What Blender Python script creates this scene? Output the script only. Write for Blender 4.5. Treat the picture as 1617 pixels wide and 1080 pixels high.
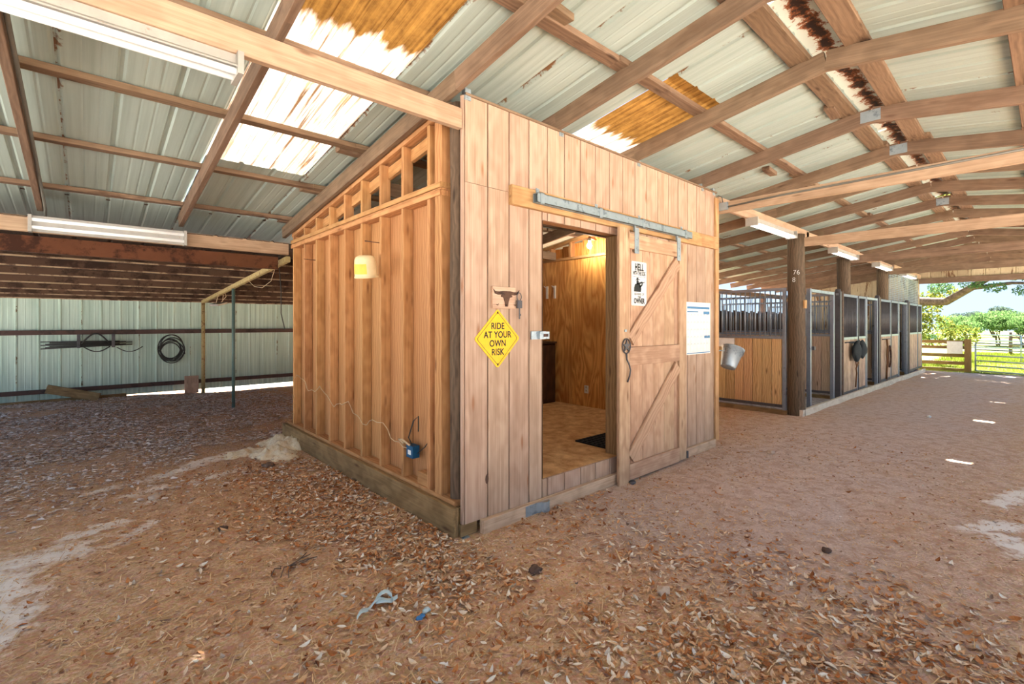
import bpy, bmesh, math, random
from math import sin, cos, pi, radians
from mathutils import Vector, Matrix, noise

random.seed(11)
SC = bpy.context.scene
for o in list(bpy.data.objects):
    bpy.data.objects.remove(o)

# ------------------------------------------------------------------ camera
# World axes: X runs along the ridge and the front of the tack room, Y runs to the lean-to side, Z up.
CAM = Vector((-1.91, -2.65, 1.47))
cam_d = bpy.data.cameras.new('camera')
cam = bpy.data.objects.new('camera', cam_d)
SC.collection.objects.link(cam)
cam.location = CAM
cam.rotation_euler = (radians(90), 0, radians(48.2 - 90))
cam_d.sensor_fit = 'HORIZONTAL'
cam_d.sensor_width = 36.0
cam_d.lens = 36.0 * 752.0 / 1617.0
cam_d.shift_y = -30.0 / 1617.0
cam_d.clip_start = 0.03
cam_d.clip_end = 500
SC.camera = cam

# ------------------------------------------------------------------ sky, sun, exposure
SC.view_settings.view_transform = 'Standard'
SC.view_settings.look = 'None'
SC.view_settings.gamma = 1.0
SC.view_settings.use_curve_mapping = False
SC.view_settings.exposure = 2.42

world = bpy.data.worlds.new('sky')
SC.world = world
world.use_nodes = True
wn = world.node_tree
wn.nodes.clear()
w_out = wn.nodes.new('ShaderNodeOutputWorld')
w_bg = wn.nodes.new('ShaderNodeBackground')
w_tc = wn.nodes.new('ShaderNodeTexCoord')
w_sep = wn.nodes.new('ShaderNodeSeparateXYZ')
w_ramp = wn.nodes.new('ShaderNodeValToRGB')
w_ramp.color_ramp.elements[0].position = 0.0
w_ramp.color_ramp.elements[0].color = (0.60, 0.79, 1.0, 1)
w_ramp.color_ramp.elements[1].position = 0.6
w_ramp.color_ramp.elements[1].color = (0.38, 0.60, 1.0, 1)
wn.links.new(w_tc.outputs['Generated'], w_sep.inputs[0])
wn.links.new(w_sep.outputs['Z'], w_ramp.inputs[0])
wn.links.new(w_ramp.outputs[0], w_bg.inputs[0])
w_bg.inputs[1].default_value = 0.28
wn.links.new(w_bg.outputs[0], w_out.inputs[0])

sun_d = bpy.data.lights.new('sun', 'SUN')
sun = bpy.data.objects.new('sun', sun_d)
SC.collection.objects.link(sun)
sun_d.energy = 12.5
sun_d.color = (1.0, 0.965, 0.91)
sun_d.angle = radians(0.6)
SUN_EL, SUN_AZ = radians(47), radians(8)
to_sun = Vector((cos(SUN_EL) * cos(SUN_AZ), cos(SUN_EL) * sin(SUN_AZ), sin(SUN_EL)))
sun.rotation_euler = to_sun.to_track_quat('Z', 'Y').to_euler()


# ------------------------------------------------------------------ material helpers
def lin(r, g, b):
    f = lambda c: (c / 255 / 12.92) if c <= 10 else ((c / 255 + 0.055) / 1.055) ** 2.4
    return (f(r), f(g), f(b), 1.0)


class NT:
    def __init__(self, name):
        self.m = bpy.data.materials.new(name)
        self.m.use_nodes = True
        self.t = self.m.node_tree
        self.t.nodes.clear()
        self.out = self.t.nodes.new('ShaderNodeOutputMaterial')

    def n(self, typ, **kw):
        nd = self.t.nodes.new(typ)
        for k, v in kw.items():
            setattr(nd, k, v)
        return nd

    def l(self, a, b):
        self.t.links.new(a, b)

    def ramp(self, fac, stops):
        r = self.n('ShaderNodeValToRGB')
        e = r.color_ramp.elements
        while len(e) < len(stops):
            e.new(0.5)
        for i, (p, c) in enumerate(stops):
            e[i].position = p
            e[i].color = c if len(c) == 4 else (*c, 1)
        if fac is not None:
            self.l(fac, r.inputs[0])
        return r.outputs[0]

    def mix(self, fac, a, b, mode='MIX'):
        x = self.n('ShaderNodeMix', data_type='RGBA', blend_type=mode)
        for s, v in ((x.inputs[0], fac), (x.inputs[6], a), (x.inputs[7], b)):
            if hasattr(v, 'links'):
                self.l(v, s)
            else:
                s.default_value = v
        return x.outputs[2]

    def math(self, op, a, b=0.0, clamp=False):
        x = self.n('ShaderNodeMath', operation=op, use_clamp=clamp)
        for s, v in ((x.inputs[0], a), (x.inputs[1], b)):
            if hasattr(v, 'links'):
                self.l(v, s)
            else:
                s.default_value = v
        return x.outputs[0]

    def coords(self, scale=(1, 1, 1), rand=True, src='Object'):
        tc = self.n('ShaderNodeTexCoord')
        v = tc.outputs[src]
        if rand:
            oi = self.n('ShaderNodeObjectInfo')
            m = self.math('MULTIPLY', oi.outputs['Random'], 57.0)
            add = self.n('ShaderNodeVectorMath', operation='ADD')
            self.l(v, add.inputs[0])
            self.l(m, add.inputs[1])
            v = add.outputs[0]
        mp = self.n('ShaderNodeMapping')
        mp.inputs['Scale'].default_value = scale
        self.l(v, mp.inputs[0])
        return mp.outputs[0]

    def noise(self, vec, scale, detail=4, rough=0.55, dist=0.0):
        x = self.n('ShaderNodeTexNoise')
        self.l(vec, x.inputs['Vector'])
        x.inputs['Scale'].default_value = scale
        x.inputs['Detail'].default_value = detail
        x.inputs['Roughness'].default_value = rough
        x.inputs['Distortion'].default_value = dist
        return x.outputs[0]

    def vary(self, col, amt=0.25, hue=0.02):
        oi = self.n('ShaderNodeObjectInfo')
        hs = self.n('ShaderNodeHueSaturation')
        self.l(self.math('ADD', self.math('MULTIPLY', oi.outputs['Random'], amt), 1 - amt / 2), hs.inputs['Value'])
        r2 = self.math('FRACT', self.math('MULTIPLY', oi.outputs['Random'], 17.31))
        self.l(self.math('ADD', self.math('MULTIPLY', r2, hue), 0.5 - hue / 2), hs.inputs['Hue'])
        self.l(col, hs.inputs['Color'])
        return hs.outputs[0]

    def pbsdf(self, col, rough=0.7, metal=0.0, bump=None, bstr=0.2, bdist=0.01, spec=0.3):
        b = self.n('ShaderNodeBsdfPrincipled')
        for s, v in (('Base Color', col), ('Roughness', rough), ('Metallic', metal)):
            if hasattr(v, 'links'):
                self.l(v, b.inputs[s])
            else:
                b.inputs[s].default_value = v
        b.inputs['Specular IOR Level'].default_value = spec
        if bump is not None:
            bp = self.n('ShaderNodeBump')
            bp.inputs['Strength'].default_value = bstr
            bp.inputs['Distance'].default_value = bdist
            self.l(bump, bp.inputs['Height'])
            self.l(bp.outputs[0], b.inputs['Normal'])
        self.l(b.outputs[0], self.out.inputs[0])
        return b


def wood(name, light, dark, knot=None, amt=0.25, hue=0.015, stretch=1.0, figure=0.5, stain=None, stain_at=0.6, rough=0.75):
    """Sawn timber: grain runs along local X of each piece."""
    t = NT(name)
    v = t.coords((0.9 * stretch, 16, 16))
    fine = t.noise(t.coords((1.6 * stretch, 75, 75)), 1.0, 5, 0.7)
    fig = t.noise(v, 1.0, 3, 0.5, 1.6)
    wv = t.n('ShaderNodeTexWave', wave_type='BANDS', bands_direction='Y')
    t.l(t.coords((0.5 * stretch, 1.0, 1.0)), wv.inputs['Vector'])
    wv.inputs['Scale'].default_value = 9
    wv.inputs['Distortion'].default_value = 9
    wv.inputs['Detail'].default_value = 2
    wv.inputs['Detail Scale'].default_value = 0.8
    g = t.math('ADD', t.math('MULTIPLY', fine, 0.75), t.math('MULTIPLY', t.mix(figure, fig, wv.outputs['Fac']), 0.42))
    g = t.math('SUBTRACT', g, 0.09)
    col = t.ramp(g, [(0.22, dark), (0.72, light)])
    if knot:
        vo = t.n('ShaderNodeTexVoronoi')
        t.l(t.coords((2.2, 9, 9)), vo.inputs['Vector'])
        vo.inputs['Scale'].default_value = 1.0
        k = t.ramp(vo.outputs['Distance'], [(0.05, (1, 1, 1, 1)), (0.16, (0, 0, 0, 1))])
        col = t.mix(t.math('MULTIPLY', k, 0.75), col, knot)
    if stain:
        s = t.noise(t.coords((1.6, 5, 5)), 1.0, 5, 0.65)
        col = t.mix(t.ramp(s, [(stain_at - 0.06, (0, 0, 0, 1)), (stain_at + 0.1, (1, 1, 1, 1))]), col, stain)
    col = t.vary(col, amt, hue)
    t.pbsdf(col, rough, 0, g, 0.25, 0.004)
    return t.m


def metal(name, base, dirt=None, dirt_at=0.6, scale=6.0, rough=0.45, met=0.0, amt=0.1, stretch=(1, 1, 1), spec=0.5):
    t = NT(name)
    n1 = t.noise(t.coords(tuple(scale * s for s in stretch)), 1.0, 6, 0.65)
    b2 = tuple(c * 0.82 for c in base[:3]) + (1,)
    col = t.ramp(n1, [(0.3, b2), (0.65, base)])
    if dirt:
        n2 = t.noise(t.coords(tuple(scale * 0.6 * s for s in stretch)), 1.3, 8, 0.7)
        col = t.mix(t.ramp(n2, [(dirt_at - 0.03, (0, 0, 0, 1)), (dirt_at + 0.06, (1, 1, 1, 1))]), col, dirt)
    col = t.vary(col, amt, 0.01)
    t.pbsdf(col, rough, met, n1, 0.1, 0.003, spec)
    return t.m


def plain(name, col, rough=0.6, met=0.0, emit=None):
    t = NT(name)
    n1 = t.noise(t.coords((20, 20, 20)), 1.0, 3)
    c = t.ramp(n1, [(0.3, tuple(x * 0.88 for x in col[:3]) + (1,)), (0.7, col)])
    b = t.pbsdf(c, rough, met)
    if emit:
        b.inputs['Emission Color'].default_value = emit[0]
        b.inputs['Emission Strength'].default_value = emit[1]
    return t.m


M = {}
M['siding'] = wood('siding_pine', lin(200, 172, 150), lin(152, 120, 98), lin(150, 100, 66), 0.10, 0.010, 0.8, 0.3)
M['stud'] = wood('stud_pine', lin(204, 154, 104), lin(156, 108, 64), lin(105, 55, 25), 0.16, 0.012)
M['rafter'] = wood('rafter_pine', lin(148, 122, 100), lin(98, 78, 61), lin(84, 60, 44), 0.24, 0.012, 1.0, 0.3, lin(112, 88, 68), 0.62)
M['purlin'] = wood('purlin_pine', lin(154, 127, 102), lin(100, 78, 60), lin(66, 46, 34), 0.26, 0.012, 1.0, 0.3, lin(70, 48, 34), 0.62)
M['beam'] = wood('beam_pine', lin(194, 164, 138), lin(148, 118, 94), lin(100, 68, 46), 0.12, 0.012, 1.0, 0.3)
M['treated'] = wood('treated_lumber', lin(158, 128, 88), lin(112, 86, 54), lin(78, 48, 28), 0.1, 0.01, 1.0, 0.6)
M['door'] = wood('door_pine', lin(206, 172, 142), lin(162, 124, 96), lin(110, 68, 40), 0.14, 0.012)
M['header'] = wood('header_pine', lin(206, 164, 116), lin(158, 116, 76), lin(104, 66, 40), 0.1, 0.01)
M['post'] = wood('old_post', lin(116, 94, 76), lin(62, 48, 38), lin(40, 26, 16), 0.2, 0.02, 1.6, 0.4)
M['stall'] = wood('stall_board', lin(212, 176, 126), lin(154, 118, 78), lin(90, 58, 32), 0.3, 0.02, 1.0, 0.5)
M['stall_grey'] = wood('stall_board_grey', lin(204, 178, 152), lin(150, 126, 106), lin(84, 62, 48), 0.25, 0.02)
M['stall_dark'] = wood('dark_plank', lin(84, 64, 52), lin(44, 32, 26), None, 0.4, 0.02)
M['kick'] = wood('kick_board', lin(220, 188, 160), lin(172, 138, 112), None, 0.1, 0.01)
M['kick_pale'] = wood('pale_base_timber', lin(240, 228, 206), lin(206, 188, 162), None, 0.08, 0.01)
M['fence'] = wood('fence_rail', lin(150, 124, 78), lin(104, 84, 50), None, 0.2, 0.02)
M['panel_dark'] = wood('dark_cabinet', lin(92, 60, 34), lin(52, 32, 18), None, 0.2, 0.01)
M['galv'] = metal('galvanised_steel', lin(168, 182, 190), lin(120, 134, 142), 0.58, 14, 0.42, 0.55)
M['white_paint'] = metal('white_enamel', lin(178, 174, 166), lin(146, 98, 64), 0.64, 12, 0.45)
M['tube'] = plain('fluorescent_tube', lin(246, 246, 240), 0.25, 0, ((1.0, 0.98, 0.95, 1), 0.06))
M['bulb'] = plain('lit_bulb', lin(250, 240, 220), 0.3, 0, ((1.0, 0.88, 0.70, 1), 75.0))
M['tube_on'] = plain('fluorescent_tube_lit', lin(246, 246, 240), 0.25, 0, ((1.0, 0.97, 0.92, 1), 0.7))
M['dark_steel'] = metal('dark_steel', lin(84, 82, 86), lin(60, 54, 52), 0.6, 10, 0.5, 0.3)
M['steel_blue'] = metal('stall_tube_steel', lin(138, 146, 158), lin(84, 84, 88), 0.62, 10, 0.4, 0.4)
M['rust_beam'] = metal('rusty_beam', lin(106, 68, 44), lin(62, 38, 26), 0.52, 5, 0.8, 0.0, 0.15, spec=0.2)
M['rust_dark'] = metal('dark_purlin', lin(92, 70, 56), lin(60, 44, 36), 0.52, 4, 0.85, 0.0, 0.25, spec=0.2)
M['lip'] = metal('purlin_lip_steel', lin(176, 150, 120), lin(96, 68, 50), 0.5, 5, 0.7)
M['rust_light'] = metal('yellowed_pole', lin(176, 156, 104), lin(110, 74, 44), 0.56, 20, 0.7)
M['green_pole'] = metal('green_pole', lin(92, 118, 112), lin(110, 74, 50), 0.64, 14, 0.55)
M['girt'] = metal('girt_rust', lin(88, 66, 58), lin(58, 42, 36), 0.55, 5, 0.75)
M['yellow'] = plain('sign_yellow', lin(250, 196, 8), 0.4)
M['sign_white'] = plain('sign_white', lin(236, 238, 236), 0.4)
M['black'] = plain('sign_black', lin(22, 22, 24), 0.5)
M['rubber'] = plain('black_rubber', lin(30, 29, 30), 0.75)
M['hose'] = plain('dark_hose', lin(62, 62, 60), 0.6)
M['rust'] = metal('rusted_iron', lin(96, 66, 50), lin(60, 40, 32), 0.5, 20, 0.75, 0.2)
M['cream'] = plain('cream_plastic', lin(238, 218, 172), 0.5)
M['label'] = plain('yellow_label', lin(246, 208, 84), 0.5)
M['blue_box'] = plain('blue_plastic', lin(24, 84, 124), 0.45)
M['cable'] = plain('pale_cable', lin(206, 184, 150), 0.6)
M['conduit'] = plain('grey_conduit', lin(120, 118, 110), 0.5, 0.2)
M['outlet'] = plain('outlet_white', lin(238, 230, 214), 0.4)
M['scrap'] = plain('blue_white_plastic', lin(196, 214, 216), 0.4)
M['dung'] = plain('dry_clod', lin(96, 74, 62), 0.95)
M['stone'] = plain('pale_stone', lin(206, 178, 154), 0.9)
M['twig'] = plain('grey_twig', lin(120, 98, 84), 0.9)
M['cloth'] = plain('dark_cloth', lin(54, 60, 62), 0.9)
M['leather'] = plain('brown_leather', lin(118, 82, 52), 0.7)
M['cal_blue'] = plain('calendar_blue', lin(70, 130, 180), 0.4)
M['cal_grey'] = plain('calendar_grey', lin(196, 204, 206), 0.4)


def mk_plywood():
    t = NT('plywood')
    v = t.coords((0.55, 3.2, 3.2))
    ns = t.noise(v, 1.2, 3, 0.5, 0.6)
    bands = t.math('FRACT', t.math('MULTIPLY', ns, 9.0))
    tri = t.math('ABSOLUTE', t.math('SUBTRACT', bands, 0.5))
    fine = t.noise(t.coords((3, 90, 90)), 1.0, 4, 0.6)
    g = t.math('ADD', t.math('MULTIPLY', tri, 0.9), t.math('MULTIPLY', fine, 0.5))
    col = t.ramp(g, [(0.2, lin(196, 124, 56)), (0.75, lin(244, 184, 104))])
    big = t.noise(t.coords((1.2, 1.6, 1.6)), 1.0, 3)
    col = t.mix(t.ramp(big, [(0.45, (0, 0, 0, 1)), (0.75, (0.5, 0.5, 0.5, 1))]), col, lin(150, 84, 34))
    t.pbsdf(t.vary(col, 0.1, 0.008), 0.65, 0, fine, 0.15, 0.003)
    return t.m


M['plywood'] = mk_plywood()
M['sheathing'] = wood('sheathing', lin(196, 146, 98), lin(158, 110, 68), None, 0.08, 0.01, 1.0, 0.5)


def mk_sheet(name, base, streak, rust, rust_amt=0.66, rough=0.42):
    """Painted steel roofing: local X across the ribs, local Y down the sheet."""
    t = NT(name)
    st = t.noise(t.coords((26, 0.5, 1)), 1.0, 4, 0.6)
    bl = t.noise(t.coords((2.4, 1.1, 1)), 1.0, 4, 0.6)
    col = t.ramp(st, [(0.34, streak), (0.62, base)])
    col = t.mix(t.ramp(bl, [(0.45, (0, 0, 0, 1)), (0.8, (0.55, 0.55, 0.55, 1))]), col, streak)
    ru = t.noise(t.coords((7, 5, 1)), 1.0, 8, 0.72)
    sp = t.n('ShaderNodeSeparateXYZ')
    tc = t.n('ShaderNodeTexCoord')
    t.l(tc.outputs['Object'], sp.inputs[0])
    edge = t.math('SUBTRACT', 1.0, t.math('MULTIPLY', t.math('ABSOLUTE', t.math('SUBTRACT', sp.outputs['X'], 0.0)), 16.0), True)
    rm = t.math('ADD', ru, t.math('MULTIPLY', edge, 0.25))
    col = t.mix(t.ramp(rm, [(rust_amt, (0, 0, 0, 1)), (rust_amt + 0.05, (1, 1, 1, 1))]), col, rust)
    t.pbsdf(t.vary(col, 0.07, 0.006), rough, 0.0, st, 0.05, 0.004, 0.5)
    return t.m


M['roof'] = mk_sheet('roof_sheet_steel', lin(182, 198, 191), lin(164, 180, 173), lin(120, 84, 52), 0.72)
M['wall_sheet'] = mk_sheet('wall_sheet_steel', lin(202, 224, 210), lin(166, 192, 178), lin(120, 100, 70), 0.76)
M['tan_sheet'] = mk_sheet('tan_sheet_steel', lin(214, 196, 160), lin(180, 160, 128), lin(120, 84, 52), 0.78)
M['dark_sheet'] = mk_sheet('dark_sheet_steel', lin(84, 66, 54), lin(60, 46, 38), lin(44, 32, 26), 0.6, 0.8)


def mk_skylight(name, edge_y):
    """Weathered fibreglass: translucent; the part up-slope of edge_y is caked amber-brown with old leaf litter."""
    t = NT(name)
    tc = t.n('ShaderNodeTexCoord')
    sp = t.n('ShaderNodeSeparateXYZ')
    t.l(tc.outputs['Object'], sp.inputs[0])
    jag = t.noise(t.coords((10, 2, 1), rand=False), 1.0, 5, 0.6)
    e = t.math('ADD', sp.outputs['Y'], t.math('MULTIPLY', t.math('SUBTRACT', jag, 0.5), 0.42))
    mask = t.ramp(t.math('ADD', t.math('MULTIPLY', t.math('SUBTRACT', e, edge_y), 12.0), 0.5), [(0.0, (1, 1, 1, 1)), (1.0, (0, 0, 0, 1))])
    st = t.noise(t.coords((30, 0.9, 1), rand=False), 1.0, 5, 0.65)
    sp2 = t.noise(t.coords((9, 6, 1), rand=False), 1.0, 7, 0.7)
    clean = t.ramp(st, [(0.36, lin(120, 88, 60)), (0.47, lin(226, 210, 190)), (0.56, lin(246, 240, 230))])
    cor = t.math('SINE', t.math('MULTIPLY', sp.outputs['X'], 2 * pi / 0.1018))
    grime = t.math('ADD', t.math('MULTIPLY', cor, 0.5), t.math('MULTIPLY', t.math('SUBTRACT', st, 0.5), 3.0))
    clean = t.mix(t.ramp(grime, [(0.40, (0, 0, 0, 1)), (0.75, (0.85, 0.85, 0.85, 1))]), clean, lin(150, 116, 82))
    clean = t.mix(t.ramp(sp2, [(0.56, (0, 0, 0, 1)), (0.70, (0.8, 0.8, 0.8, 1))]), clean, lin(206, 160, 110))
    amber = t.ramp(t.math('ADD', t.math('MULTIPLY', st, 0.55), t.math('MULTIPLY', sp2, 0.45)), [(0.36, lin(84, 54, 28)), (0.66, lin(186, 138, 70))])
    col = t.mix(mask, clean, amber)
    tr = t.n('ShaderNodeBsdfTranslucent')
    df = t.n('ShaderNodeBsdfDiffuse')
    t.l(col, tr.inputs[0])
    t.l(col, df.inputs[0])
    mx = t.n('ShaderNodeMixShader')
    t.l(t.math('SUBTRACT', 0.15, t.math('MULTIPLY', mask, 0.10)), mx.inputs[0])
    t.l(df.outputs[0], mx.inputs[1])
    t.l(tr.outputs[0], mx.inputs[2])
    t.l(mx.outputs[0], t.out.inputs[0])
    return t.m


def mk_floor():
    t = NT('barn_floor_dirt')
    tc = t.n('ShaderNodeTexCoord')
    P = tc.outputs['Object']

    def sc(s):
        mp = t.n('ShaderNodeMapping')
        mp.inputs['Scale'].default_value = s
        mp.inputs['Rotation'].default_value = (0, 0, 0.3)
        t.l(P, mp.inputs[0])
        return mp.outputs[0]

    def attr(nm):
        a = t.n('ShaderNodeAttribute', attribute_name=nm)
        return a.outputs['Fac']
    n1 = t.noise(sc((1.1, 1.1, 1)), 1.0, 6, 0.65)
    n2 = t.noise(sc((9, 9, 1)), 1.0, 6, 0.7, 0.5)
    n3 = t.noise(sc((60, 60, 1)), 1.0, 5, 0.75, 0.6)
    chip = t.n('ShaderNodeTexVoronoi')
    t.l(sc((48, 70, 1)), chip.inputs['Vector'])
    chip.inputs['Scale'].default_value = 1.0
    base = t.ramp(n3, [(0.3, lin(168, 126, 92)), (0.48, lin(216, 174, 136)), (0.66, lin(240, 212, 180))])
    base = t.mix(t.ramp(n2, [(0.42, (0.7, 0.7, 0.7, 1)), (0.58, (0, 0, 0, 1))]), base, lin(188, 142, 106))
    base = t.mix(0.16, base, chip.outputs['Color'], 'SOFT_LIGHT')
    dust = t.ramp(n3, [(0.3, lin(188, 166, 156)), (0.7, lin(236, 216, 206))])
    dust = t.mix(t.ramp(n2, [(0.40, (0.8, 0.8, 0.8, 1)), (0.56, (0, 0, 0, 1))]), dust, lin(182, 150, 132))
    dm = t.math('ADD', attr('dust'), t.math('MULTIPLY', t.math('SUBTRACT', n1, 0.5), 1.3), True)
    col = t.mix(dm, base, dust)
    muck = t.ramp(n3, [(0.32, lin(140, 106, 86)), (0.6, lin(212, 180, 160))])
    mm = t.math('MULTIPLY', attr('muck'), t.ramp(n2, [(0.42, (0, 0, 0, 1)), (0.6, (1, 1, 1, 1))]), True)
    col = t.mix(mm, col, muck)
    pale = t.math('MULTIPLY', attr('muck'), t.ramp(t.noise(sc((22, 22, 1)), 1.0, 6, 0.75), [(0.56, (0, 0, 0, 1)), (0.66, (0.8, 0.8, 0.8, 1))]), True)
    col = t.mix(pale, col, lin(240, 232, 230))
    lm = t.math('ADD', attr('lime'), t.math('MULTIPLY', t.math('SUBTRACT', n2, 0.55), 2.2), False)
    lm = t.math('MULTIPLY', t.ramp(lm, [(0.32, (0, 0, 0, 1)), (0.72, (0.95, 0.95, 0.95, 1))]), t.math('GREATER_THAN', attr('lime'), 0.02), True)
    col = t.mix(lm, col, lin(248, 238, 228))
    h = t.math('ADD', t.math('MULTIPLY', n3, 0.6), t.math('MULTIPLY', n2, 0.9))
    t.pbsdf(col, 0.95, 0, h, 0.7, 0.02, 0.1)
    return t.m


M['floor'] = mk_floor()


def mk_island(name, stops, rough=0.85, trans=0.0):
    """Litter: every loose piece takes its own colour from the ramp."""
    t = NT(name)
    g = t.n('ShaderNodeNewGeometry')
    oi = t.n('ShaderNodeObjectInfo')
    r = t.math('FRACT', t.math('ADD', g.outputs['Random Per Island'], t.math('MULTIPLY', oi.outputs['Random'], 7.77)))
    col = t.ramp(r, stops)
    if trans:
        d = t.n('ShaderNodeBsdfDiffuse')
        tr = t.n('ShaderNodeBsdfTranslucent')
        t.l(col, d.inputs[0])
        t.l(col, tr.inputs[0])
        mx = t.n('ShaderNodeMixShader')
        mx.inputs[0].default_value = trans
        t.l(d.outputs[0], mx.inputs[1])
        t.l(tr.outputs[0], mx.inputs[2])
        t.l(mx.outputs[0], t.out.inputs[0])
    else:
        t.pbsdf(col, rough, 0, None, spec=0.2)
    return t.m


M['leaf'] = mk_island('dry_leaf', [(0.0, lin(140, 80, 42)), (0.25, lin(192, 124, 72)), (0.5, lin(216, 164, 116)), (0.75, lin(232, 204, 172)), (0.9, lin(238, 226, 208)), (1.0, lin(110, 66, 38))])
M['straw'] = mk_island('straw', [(0.0, lin(222, 184, 130)), (0.5, lin(238, 212, 170)), (1.0, lin(186, 140, 94))])
M['chip'] = mk_island('wood_chip', [(0.0, lin(196, 140, 92)), (0.4, lin(226, 190, 150)), (0.7, lin(150, 96, 60)), (1.0, lin(236, 220, 204))])
M['pale_chip'] = mk_island('pale_chip', [(0.0, lin(206, 180, 160)), (0.5, lin(228, 216, 208)), (1.0, lin(150, 118, 98))])
M['grass'] = mk_island('meadow_grass', [(0.0, lin(78, 98, 24)), (0.5, lin(112, 126, 38)), (1.0, lin(138, 138, 60))], trans=0.35)
M['oak_leaf'] = mk_island('oak_foliage', [(0.0, lin(84, 102, 40)), (0.4, lin(112, 122, 52)), (0.75, lin(140, 134, 66)), (1.0, lin(66, 86, 40))], trans=0.4)
M['mesquite'] = mk_island('mesquite_foliage', [(0.0, lin(74, 104, 56)), (0.5, lin(98, 128, 72)), (1.0, lin(126, 146, 92))], trans=0.4)
M['far_leaf'] = mk_island('far_foliage', [(0.0, lin(70, 86, 74)), (1.0, lin(98, 110, 92))], trans=0.3)
M['shrub'] = mk_island('shrub_foliage', [(0.0, lin(60, 92, 66)), (1.0, lin(100, 128, 84))], trans=0.3)


def mk_simple_noise(name, c1, c2, scale, rough=0.95, bstr=0.5):
    t = NT(name)
    n1 = t.noise(t.coords((scale, scale, scale), rand=False), 1.0, 8, 0.7)
    t.pbsdf(t.ramp(n1, [(0.35, c1), (0.65, c2)]), rough, 0, n1, bstr, 0.03, 0.1)
    return t.m


M['field'] = mk_simple_noise('meadow', lin(92, 106, 40), lin(128, 132, 70), 0.7)
M['yard'] = mk_simple_noise('yard_dirt', lin(196, 188, 178), lin(224, 218, 208), 1.2)
M['sand'] = mk_simple_noise('pale_sand', lin(238, 218, 182), lin(252, 242, 220), 14, 0.95, 0.8)
M['bark'] = mk_simple_noise('bark', lin(74, 62, 54), lin(120, 104, 92), 9)
M['tack_floor'] = mk_simple_noise('tack_room_floor', lin(176, 128, 80), lin(226, 180, 128), 7, 0.9, 0.3)


# ------------------------------------------------------------------ geometry helpers
COL = SC.collection
WM = {}


def put(o, parent, mat4):
    COL.objects.link(o)
    WM[o.name] = mat4
    if parent is not None:
        o.parent = parent
        o.matrix_basis = WM[parent.name].inverted() @ mat4
    else:
        o.matrix_basis = mat4
    return o


def meta(o, label=None, cat=None, group=None, kind=None):
    if label:
        o['label'] = label
    if cat:
        o['category'] = cat
    if group:
        o['group'] = group
    if kind:
        o['kind'] = kind
    return o


def empty(name, loc, label=None, cat=None, group=None, kind=None, parent=None, rotz=0.0):
    o = bpy.data.objects.new(name, None)
    o.empty_display_size = 0.1
    put(o, parent, Matrix.Translation(Vector(loc)) @ Matrix.Rotation(rotz, 4, 'Z'))
    return meta(o, label, cat, group, kind)


def link(name, me, mat, parent=None, m4=None):
    if mat is not None and not me.materials:
        me.materials.append(mat)
    o = bpy.data.objects.new(name, me)
    return put(o, parent, m4 if m4 is not None else Matrix.Identity(4))


def from_data(name, verts, faces, mat, parent=None, m4=None, smooth=False):
    me = bpy.data.meshes.new(name)
    me.from_pydata(verts, [], faces)
    me.update()
    if smooth:
        me.polygons.foreach_set('use_smooth', [True] * len(me.polygons))
    return link(name, me, mat, parent, m4)


_box_cache = {}


def box_mesh(L, W, T, c, mat):
    """Chamfered bar, length along local X, width Y, thickness Z, centred on its own middle."""
    key = (round(L, 3), round(W, 4), round(T, 4), round(c, 4), mat.name)
    if key in _box_cache:
        return _box_cache[key]
    w, t = W / 2, T / 2
    c = min(c, w * 0.4, t * 0.4)
    ring = [(-w + c, -t), (w - c, -t), (w, -t + c), (w, t - c), (w - c, t), (-w + c, t), (-w, t - c), (-w, -t + c)]
    vs = [(-L / 2, y, z) for y, z in ring] + [(L / 2, y, z) for y, z in ring]
    fs = [tuple(range(7, -1, -1)), tuple(range(8, 16))]
    for i in range(8):
        j = (i + 1) % 8
        fs.append((i, j, j + 8, i + 8))
    me = bpy.data.meshes.new('bar')
    me.from_pydata(vs, [], fs)
    me.update()
    me.materials.append(mat)
    _box_cache[key] = me
    return me


def bar(name, p0, p1, W, T, mat, parent=None, up=(0, 0, 1), c=0.003):
    """A sawn member from p0 to p1 (centre line). T is measured along `up`, W across it."""
    p0, p1 = Vector(p0), Vector(p1)
    d = p1 - p0
    L = d.length
    x = d.normalized()
    z = Vector(up)
    z = (z - x * z.dot(x)).normalized()
    y = z.cross(x)
    m4 = Matrix(((x.x, y.x, z.x, 0), (x.y, y.y, z.y, 0), (x.z, y.z, z.z, 0), (0, 0, 0, 1)))
    m4 = Matrix.Translation((p0 + p1) / 2) @ m4
    me = box_mesh(L, W, T, c, mat)
    o = bpy.data.objects.new(name, me)
    return put(o, parent, m4)


def block(name, lo, hi, mat, parent=None, axis=None, c=0.003):
    """Axis-aligned chamfered block from lo to hi with the grain on its longest side (or `axis`)."""
    lo, hi = Vector(lo), Vector(hi)
    s = hi - lo
    ax = axis if axis is not None else max(range(3), key=lambda i: s[i])
    mid = (lo + hi) / 2
    a, b = mid.copy(), mid.copy()
    a[ax], b[ax] = lo[ax], hi[ax]
    if ax == 2:
        return bar(name, a, b, s[1], s[0], mat, parent, (1, 0, 0), c)
    if ax == 0:
        return bar(name, a, b, s[1], s[2], mat, parent, (0, 0, 1), c)
    return bar(name, a, b, s[0], s[2], mat, parent, (0, 0, 1), c)


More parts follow.
